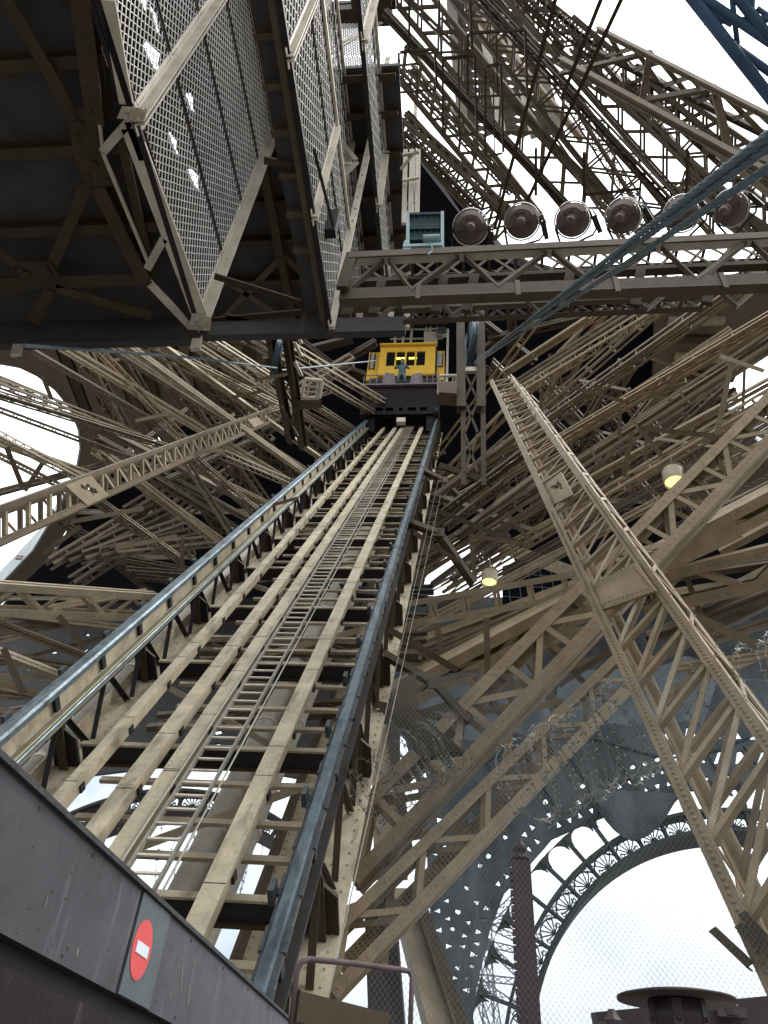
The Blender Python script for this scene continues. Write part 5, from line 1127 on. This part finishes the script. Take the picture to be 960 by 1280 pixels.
# ------------------------------------------------------------------ great arch
YA = 62.0
def arch(label, c, r0, a0, a1, arcade=True, mat='arch', step=7.0):
    root = thing('iron_arch', label, 'arch', V(c[0], YA, c[1]))
    def q(r, a, y=0.0): return V(c[0] + r * math.cos(math.radians(a)), YA + y, c[1] + r * math.sin(math.radians(a)))
    def band(r1, r2, y0, y1, n=72):
        m = MB()
        for i in range(n):
            b0 = a0 + (a1 - a0) * i / n; b1 = a0 + (a1 - a0) * (i + 1) / n
            m.add([q(r, a, y) for a in (b0, b1) for r in (r1, r2) for y in (y0, y1)], [(0, 1, 3, 2), (4, 6, 7, 5), (0, 2, 6, 4), (1, 5, 7, 3), (0, 4, 5, 1), (2, 3, 7, 6)])
        return m
    part(band(r0, r0 + .3, -1.2, 2.5), 'inner_rib', mat, root); part(band(r0 + 1.62, r0 + 1.86, -.9, .9), 'outer_rib', mat, root)
    part(band(r0 + .3, r0 + .42, -.9, -.6), 'inner_rib', mat, root)
    a = a0
    while a < a1 - .1:
        part(MB().bar(q(r0 + .2, a, -.6), q(r0 + (3.9 if arcade else 1.8), a, -.6), .2, .5, q(1, a + 90) - q(0, 0) if False else (q(r0, a + .1) - q(r0, a))), 'radial_post', mat, root)
        m = MB(); mid = a + step / 2; hub = q(r0 + .45, mid, -.6); R1 = 1.05
        er = (q(r0 + 1, mid) - q(r0, mid)).normalized(); et = er.cross(YD)
        for k in range(-3, 4):
            d = er * math.cos(k * .42) + et * math.sin(k * .42); m.tube([hub, hub + d * R1 * (.95 if abs(k) < 3 else .75)], .05, 5)
        m.tube([hub + (er * math.cos(k * .21) + et * math.sin(k * .21)) * R1 for k in range(-7, 8)], .06, 5)
        for sg in (-1, 1):
            cc = hub + er * .85 + et * sg * .72
            m.tube([cc + (er * math.cos(t * .7) + et * math.sin(t * .7)) * (.22 - .012 * t) for t in range(0, 11)], .04, 5)
            cc = hub + er * .12 + et * sg * .62
            m.tube([cc + (er * math.cos(t * .7) + et * math.sin(t * .7)) * (.2 - .012 * t) for t in range(0, 11)], .04, 5)
        part(m, 'fan_ornament', mat, root)
        if arcade:
            m = MB(); rr = r0 + 3.25; w = (r0 + 3.2) * math.radians(step) * .5
            for k in range(10):
                t0, t1 = math.pi * k / 10, math.pi * (k + 1) / 10; hb = q(rr - .15, mid, -.6)
                p0 = hb + et * math.cos(t0) * w * .8 + er * math.sin(t0) * w * .75; p1 = hb + et * math.cos(t1) * w * .8 + er * math.sin(t1) * w * .75
                o0 = hb + et * math.cos(t0) * w * 1.05 + er * .95; o1 = hb + et * math.cos(t1) * w * 1.05 + er * .95
                m.add([p0, p1, o1, o0, p0 + YD * .3, p1 + YD * .3, o1 + YD * .3, o0 + YD * .3], [(0, 1, 2, 3), (4, 7, 6, 5), (0, 4, 5, 1), (2, 6, 7, 3)])
            part(m, 'arcade_arch', mat, root)
        a += step
    return root
arch('great ornamental iron arch with fan tracery and arcade at lower right', (21.3, 4.2), 16.9, 60, 186, True)
k = PY(225, 1018, YA)
arch('iron arch with fan tracery glimpsed between the pale track beams at lower left', (k.x, k.z - 16.9), 16.9, 55, 140, False)
# net-wrapped spandrel between first floor and arch, pierced by the ironwork pattern
root = thing('spandrel', 'dark blue grey net-wrapped spandrel with ragged light holes above the great arch', 'spandrel', PY(700, 960, YA))
out = [(545, 1330), (584, 1330), (596, 1235), (612, 1165), (630, 1118), (655, 1090), (690, 1050), (735, 1030), (770, 1017), (800, 1005), (850, 990), (1000, 985), (1000, 752), (480, 748), (500, 900), (522, 985), (533, 1060), (540, 1180)]
holes = []; cen = []
def inside(p, poly):
    c = False; n = len(poly)
    for i in range(n):
        a, b = poly[i], poly[(i + 1) % n]
        if (a[1] > p[1]) != (b[1] > p[1]) and p[0] < (b[0] - a[0]) * (p[1] - a[1]) / (b[1] - a[1]) + a[0]: c = not c
    return c
rh = random.Random(4)
tries = 0
def zone(x, y):
    if 640 < x < 990: yl = 1010 - (x - 640) * .28; return yl - 50 < y < yl + 14 or (x > 820 and 905 < y < 960)
    if x <= 640: return 1000 < y < 1190 and (x < 560 or x > 580 + (1190 - y) * .0) or (590 < x and 930 < y)
    return False
def along(poly, step):
    acc = step * .5; res = []
    for (xa, ya), (xb, yb) in zip(poly[:-1], poly[1:]):
        L_ = math.hypot(xb - xa, yb - ya); ux, uy = (xb - xa) / L_, (yb - ya) / L_
        while acc < L_: res.append((xa + ux * acc, ya + uy * acc, ux, uy)); acc += step
        acc -= L_
    return res
low = [(590, 1290), (596, 1235), (612, 1165), (630, 1118), (655, 1090), (690, 1050), (735, 1030), (770, 1017), (800, 1005), (850, 990), (990, 985)]
left_ = [(543, 1290), (540, 1180), (533, 1060), (524, 985), (512, 940)]
for i in range(6):
    for j, y in enumerate((918, 948)):
        x = 838 + i * 27 + j * 9; cen.append((x, y, 14)); holes.append([(x - 10, y + 9), (x + 9, y + 7), (x + 6 - 8 * (i % 2), y - 8), (x - 4 - 4 * (i % 2), y - 7)])
for base, side, rows, stp in ((low, 1, (13, 29, 46), 14.5), (left_, -1, (9, 21), 12)):
    for ri, off in enumerate(rows):
        for k, (x, y, ux, uy) in enumerate(along(base, stp * (1, .93, 1.1)[ri])):
            nx_, ny_ = uy * side, -ux * side
            cx_, cy_ = x + nx_ * off, y + ny_ * off
            if rh.random() < (.18, .38, .5)[ri]: continue
            h_ = (5.0, 4.2, 4.4)[ri] * rh.uniform(.75, 1.05); w_ = 4.0 * rh.uniform(.75, 1.05); sg = 1 if k % 2 else -1
            P3 = [(-w_, -h_ * sg * .8), (w_, -h_ * sg * .8), (w_ * .18, h_ * sg), (-w_ * .18, h_ * sg)]
            if ri == 2: P3 = [(-w_, -h_ * .5), (-w_ * .2, -h_), (w_, -h_ * .4), (w_ * .7, h_ * .8), (-w_ * .6, h_ * .6)]
            pts = [(cx_ + ux * a_ + nx_ * b_, cy_ + uy * a_ + ny_ * b_) for a_, b_ in P3]
            if not all(inside(q, out) for q in pts): continue
            if any(math.hypot(cx_ - a_, cy_ - b_) < r_ + 8.3 for a_, b_, r_ in cen): continue
            cen.append((cx_, cy_, 5.0)); holes.append(pts)
loops = [[PY(*p, YA - .2) for p in out]] + [[PY(*p, YA - .2) for p in h] for h in holes]
part(MB().plate(loops[0], .35, loops[1:]), 'netted_panel', 'net', root)
root2 = thing('spandrel', 'dark truss-filled wall with small light gaps low behind the left rail and the track', 'spandrel', PY(200, 900, YA))
out2 = [(-160, 765), (500, 740), (500, 965), (440, 985), (330, 965), (230, 955), (120, 968), (-160, 1010)]; cen2 = []; holes2 = []; tries = 0
while len(holes2) < 150 and tries < 6000:
    tries += 1; x = rh.uniform(-150, 490); y = rh.uniform(770, 1000); r = rh.uniform(2.5, 7)
    if y < 900 and (x > 160 or rh.random() < .4): continue
    if not all(inside((x + dx * (r + 3), y + dy * (r + 3)), out2) for dx in (-1, 1) for dy in (-1, 1)): continue
    if any((x - a) ** 2 + (y - b) ** 2 < (r + c + 1.5) ** 2 for a, b, c in cen2): continue
    cen2.append((x, y, r)); n = rh.choice((3, 4, 5)); ph = rh.uniform(0, 6.28)
    holes2.append([(x + r * math.cos(ph + 6.2832 * k / n) * rh.uniform(.6, 1), y + .7 * r * math.sin(ph + 6.2832 * k / n) * rh.uniform(.6, 1)) for k in range(n)])
part(MB().plate([PY(*p, YA - .2) for p in out2], .35, [[PY(*p, YA - .2) for p in h] for h in holes2]), 'dark_panel', 'arch', root2)
for i in range(7): part(MB().tube([PY(600 + i * 55, 935 + 8 * math.sin(i), YA - .6), PY(640 + i * 55, 1015 - i * 4, YA - .6)], .12, 6), 'rib', 'arch', root)
part(MB().tube([PY(500 + i * 20, 945 - 8 * i * .1 + 16 * math.sin(i * .45), YA - .7) for i in range(26)], .09, 6), 'lacing_rope', 'arch', root)
nt_ = []
for i in range(13):
    for j in range(9):
        s, t = i / 12, j / 8; p = (735 + 130 * s, 985 + 30 * s * 0 + (62 * math.sin(min(1, s * 1.15) * math.pi) ** .8) * t + 8 * s); nt_.append(PY(*p, YA - 1.3 - .5 * math.sin(t * 3)))
f_ = [(a, a + 1, a + 10, a + 9) for i in range(12) for j in range(8) for a in (i * 9 + j,)]
part(MB().add(nt_, f_), 'sagging_net', 'net', root)
# far pylon bracing seen through the gap left of the bollard
root = thing('far_pier', 'distant lattice pier with radiating braces left of the bollard', 'pier', PY(607, 1166, 105))
fp = lambda x, y: PY(x, y, 105)
for c in ((607, 1155), (607, 1179), (590, 1221)): part(MB().lathe(fp(*c) + YD * .1, YD, [(.01, 0), (.75, 0), (.75, .3), (.01, .3)], 8), 'node_plate', 'umber', root)
def lat(p, q, w):
    a, b = fp(*p), fp(*q); m = MB(); u = (b - a).normalized(); v = u.cross(YD).normalized(); n = max(3, int((b - a).length / (w * 1.6)))
    m.bar(a + v * w / 2, b + v * w / 2, .16, .16); m.bar(a - v * w / 2, b - v * w / 2, .16, .16)
    for i in range(n):
        p0, p1 = a.lerp(b, i / n), a.lerp(b, (i + 1) / n); m.bar(p0 - v * w / 2, p1 + v * w / 2, .1, .1); m.bar(p0 + v * w / 2, p1 - v * w / 2, .1, .1)
    part(m, 'lattice_brace', 'far', root)
for q in ((560, 1110), (660, 1105), (655, 1140), (640, 1085), (575, 1075), (655, 1178)): lat((607, 1155), q, .7)
for q in ((655, 1225), (560, 1260), (655, 1190), (570, 1185), (625, 1300)): lat((607, 1179), q, .7)
for q in ((655, 1265), (655, 1228), (560, 1205), (620, 1320), (580, 1320)): lat((590, 1221), q, .7)
lat((606, 1080), (612, 1330), 1.3)
# ------------------------------------------------------------------ woven safety net and razor wire
YN = 5.2
root = thing('chain_link_net', 'fine chain link safety net stretched across the lower right in front of the great arch', 'net', V(1.5, YN, 1))
nm = diamond(MB(), V(-.55, YN, .35), XD, ZD, 3.2, 2.55, .034, .0007, .8)
part(nm, 'wire_mesh', 'cable', root)
part(MB().tube([V(-.55, YN, 2.9), V(2.65, YN, 2.9)], .0015, 5), 'top_wire', 'cable', root)
def razor(label, pts, rad, turns):
    P = [PD(*p) for p in pts]; n = turns * 20; out = []
    for i in range(n + 1):
        t = i / n * (len(P) - 1); k = min(int(t), len(P) - 2); c = P[k].lerp(P[k + 1], t - k); u = (P[k + 1] - P[k]).normalized()
        X = u.cross(ZD).normalized(); Y = u.cross(X); a = i * 2 * math.pi / 20; rr = rad * (1 + .12 * math.sin(i * .37))
        out.append(c + X * (rr * math.cos(a)) + Y * (rr * math.sin(a)) + u * (.1 * math.sin(i * .11)))
    root = thing('razor_wire', label, 'razor wire', P[0])
    m = MB().tube(out, .0040, 4)
    for i in range(0, len(out) - 1, 1):
        p = out[i]; d = (out[i + 1] - p).normalized(); s = Vector((R.uniform(-1, 1), R.uniform(-1, 1), R.uniform(-1, 1))).cross(d).normalized()
        m.bar(p - s * .025, p + s * .025, .012, .003, d); m.bar(p + d * .02 - s.cross(d) * .02, p + d * .02 + s.cross(d) * .02, .010, .003, d)
    part(m, 'coil', 'barb', root)
razor('coil of razor wire behind the great diagonals left of the long girder', [(440, 1010, 9.2), (520, 950, 9.4), (570, 925, 9.6)], .36, 14)
razor('coil of razor wire drooping in front of the netted spandrel', [(655, 985, 9), (720, 945, 8.6), (800, 905, 8.2)], .44, 19)
razor('tangle of razor wire behind the long girder at the right edge', [(870, 880, 8.2), (940, 850, 8), (1000, 835, 7.8)], .34, 8)
razor('coil of razor wire behind the pale track beams at lower left', [(110, 1040, 13), (220, 1065, 13), (330, 1085, 13)], .5, 8)
# ------------------------------------------------------------------ bollard, vent cap, hand rail, parapet and sign
c0, c1 = PY(651, 1078, 6.0), PY(666, 1330, 6.0)
root = thing('bollard', 'dark plum riveted post with a round finial standing behind the net', 'post', c1)
part(MB().bar(c0, c1, .13, .13, XD), 'shaft', 'post', root)
mb = MB()
for i in range(24):
    c = c0.lerp(c1, (i + .5) / 24); mb.bar(c + V(-.075, -.05, -.018), c + V(-.075, -.05, .018), .03, .04, XD)
part(mb, 'tooth_row', 'post', root)
part(MB().lathe(c0, ZD, [(.05, 0), (.075, .01), (.075, .03), (.035, .05), (.05, .075), (.055, .10), (.04, .13), (.018, .145), (.022, .16), (.0, .175)], 16), 'finial', 'post', root, True)
cm = PD(845, 1249, 3.0)
root = thing('vent_cowl', 'dark mushroom-shaped vent cowl at the bottom edge', 'vent', cm)
rm = .182
part(MB().lathe(cm, ZD, [(.0, .014), (rm * .8, .010), (rm, .002), (rm, -.005), (.0, -.004)], 48), 'cap_disc', 'cap', root, True)
part(MB().lathe(cm - ZD * .22, ZD, [(.075, 0), (.075, .13), (.088, .135), (.088, .212), (.06, .214)], 32), 'collar', 'cap', root, True)
part(MB().lathe(cm - ZD * .5, ZD, [(.06, 0), (.06, .38)], 24), 'stack', 'pale', root, True)
for k in range(6):
    d = V(math.cos(k * 1.047 + .3), math.sin(k * 1.047 + .3), 0); part(MB().bar(cm + d * .085 - ZD * .12, cm + d * .085 - ZD * .01, .03, .012, d.cross(ZD)), 'strap', 'cap', root)
    part(MB().lathe(cm + d * .091 - ZD * .06, d, [(.008, 0), (.007, .008), (.0, .01)], 8), 'bolt', 'cap', root)
beam('rusty beam with bolt lumps behind the vent cowl at the bottom edge', PY(745, 1286, 3.4), PY(1000, 1262, 3.4), .10, .12, 'lamp2', kind='box')
for (x, y, lb) in ((766, 1276, 'small grey clamp lying left of the vent cowl'), (912, 1258, 'small grey clamp on the beam right of the vent cowl')):
    c = PY(x, y, 3.3); m = MB().lathe(V(0, 0, 0), ZD, [(.03, -.03), (.035, 0), (.02, .02), (.012, .035)], 8).bar(V(-.05, 0, -.02), V(.05, 0, -.02), .04, .03, YD); o = m.build('clamp', 'lamp2'); o.location = c; tag(o, lb, 'clamp')
root = thing('hand_rail', 'thin rusty tube hand rail standing at the bottom beside the right rail', 'hand rail', PD(440, 1290, 3.6))
hp = [PD(362, 1300, 3.5), PD(371, 1215, 3.5), PD(376, 1203, 3.5), PD(386, 1199, 3.5), PD(440, 1204, 3.7), PD(500, 1212, 3.9), PD(511, 1214, 3.95), PD(515, 1222, 3.95), PD(512, 1310, 3.9)]
part(MB().tube(hp, .0115, 10), 'tube_frame', 'rust', root, True)
part(MB().bar(PD(368, 1258, 3.5), PD(480, 1285, 3.8), .1, .05, ZD), 'toe_board', 'umber', root)
XP = -1.0
def px_(px, py): return PX(px, py, XP)
zt_, zb_ = .612, .332
root = thing('parapet', 'dark plum sheet metal parapet with pale scuffs and a worn top edge at lower left', 'parapet', V(XP, 3, .3))
ysn = PX(152, 1215, XP).y
part(MB().add([(x, y, z) for x in (XP - .04, XP) for y in (.2, ysn - .006) for z in (zb_, zt_)], [(0, 1, 3, 2), (4, 6, 7, 5), (0, 2, 6, 4), (1, 5, 7, 3), (0, 4, 5, 1), (2, 3, 7, 6)]), 'panel', 'plum', root)
part(MB().add([(x, y, z) for x in (XP - .04, XP) for y in (ysn + .006, 7) for z in (zb_, zt_)], [(0, 1, 3, 2), (4, 6, 7, 5), (0, 2, 6, 4), (1, 5, 7, 3), (0, 4, 5, 1), (2, 3, 7, 6)]), 'panel', 'plum', root)
part(MB().bar(V(XP - .05, .2, zt_ + .007), V(XP - .05, 7, zt_ + .007), .13, .014, XD), 'top_trim', 'plumtrim', root)
part(MB().bar(V(XP - .06, .2, .30), V(XP - .06, 7, .30), .04, .07, XD), 'shadow_gap', 'dark', root)  # dark strip in the recess: its shadow is put into the colour
part(MB().bar(V(XP - .01, .2, .215), V(XP - .01, 7, .215), .05, .12, XD), 'lower_panel', 'plumdark', root)
part(MB().bar(V(XP + .0, .2, .15), V(XP + .0, 7, .15), .05, .012, XD), 'seam', 'dark', root)
part(MB().bar(V(XP - .02, .2, .02), V(XP - .02, 7, .02), .05, .25, XD), 'lower_panel', 'plumdark', root)
m = MB()
for (a, b, w) in (((231, 1182), (228, 1206), .004), ((228, 1208), (226, 1240), .006), ((243, 1196), (239, 1226), .005), ((238, 1230), (235, 1256), .008), ((215, 1238), (211, 1248), .004), ((98, 1186), (96, 1194), .007), ((60, 1120), (56, 1134), .003)):
    m.bar(PX(*a, XP + .0008), PX(*b, XP + .0008), w, .0006, YD)
part(m, 'scuff_mark', 'conduit', root)
m = MB()
for i in range(70):
    y = R.uniform(1.6, 5.2); z = R.uniform(zb_ + .01, zt_ - .01); m.lathe(V(XP + .0005, y, z), XD, [(R.uniform(.0012, .004), 0), (.001, .0008)], 6)
part(m, 'speck', 'dark', root)
m = MB()
for y in (1.75, 2.1, 3.1, 3.6, 4.1, 4.6):
    for z in (zb_ + .02, zt_ - .02): m.lathe(V(XP, y, z), XD, [(.007, 0), (.006, .002), (.0, .003)], 10)
part(m, 'screw', 'plumtrim', root)
y0, y1 = PX(153, 1215, XP).y, PX(199, 1200, XP).y
root = thing('no_entry_sign', 'red no-entry disc with white bar on a grey plate fixed to the parapet', 'sign', V(XP, (y0 + y1) / 2, .47))
part(MB().add([(x, y, z) for x in (XP + .001, XP + .005) for y in (y0, y1) for z in (zb_ + .002, zt_ - .003)], [(0, 1, 3, 2), (4, 6, 7, 5), (0, 2, 6, 4), (1, 5, 7, 3), (0, 4, 5, 1), (2, 3, 7, 6)]), 'plate', 'signplate', root)
cs = PX(177.5, 1187, XP + .007)
part(MB().lathe(V(XP + .005, cs.y, cs.z), XD, [(0, 0), (.082, 0), (.082, .002), (0, .002)], 48), 'disc', 'red', root)
part(MB().bar(V(XP + .0085, cs.y - .055, cs.z), V(XP + .0085, cs.y + .055, cs.z), .032, .002, ZD), 'bar', 'white', root)
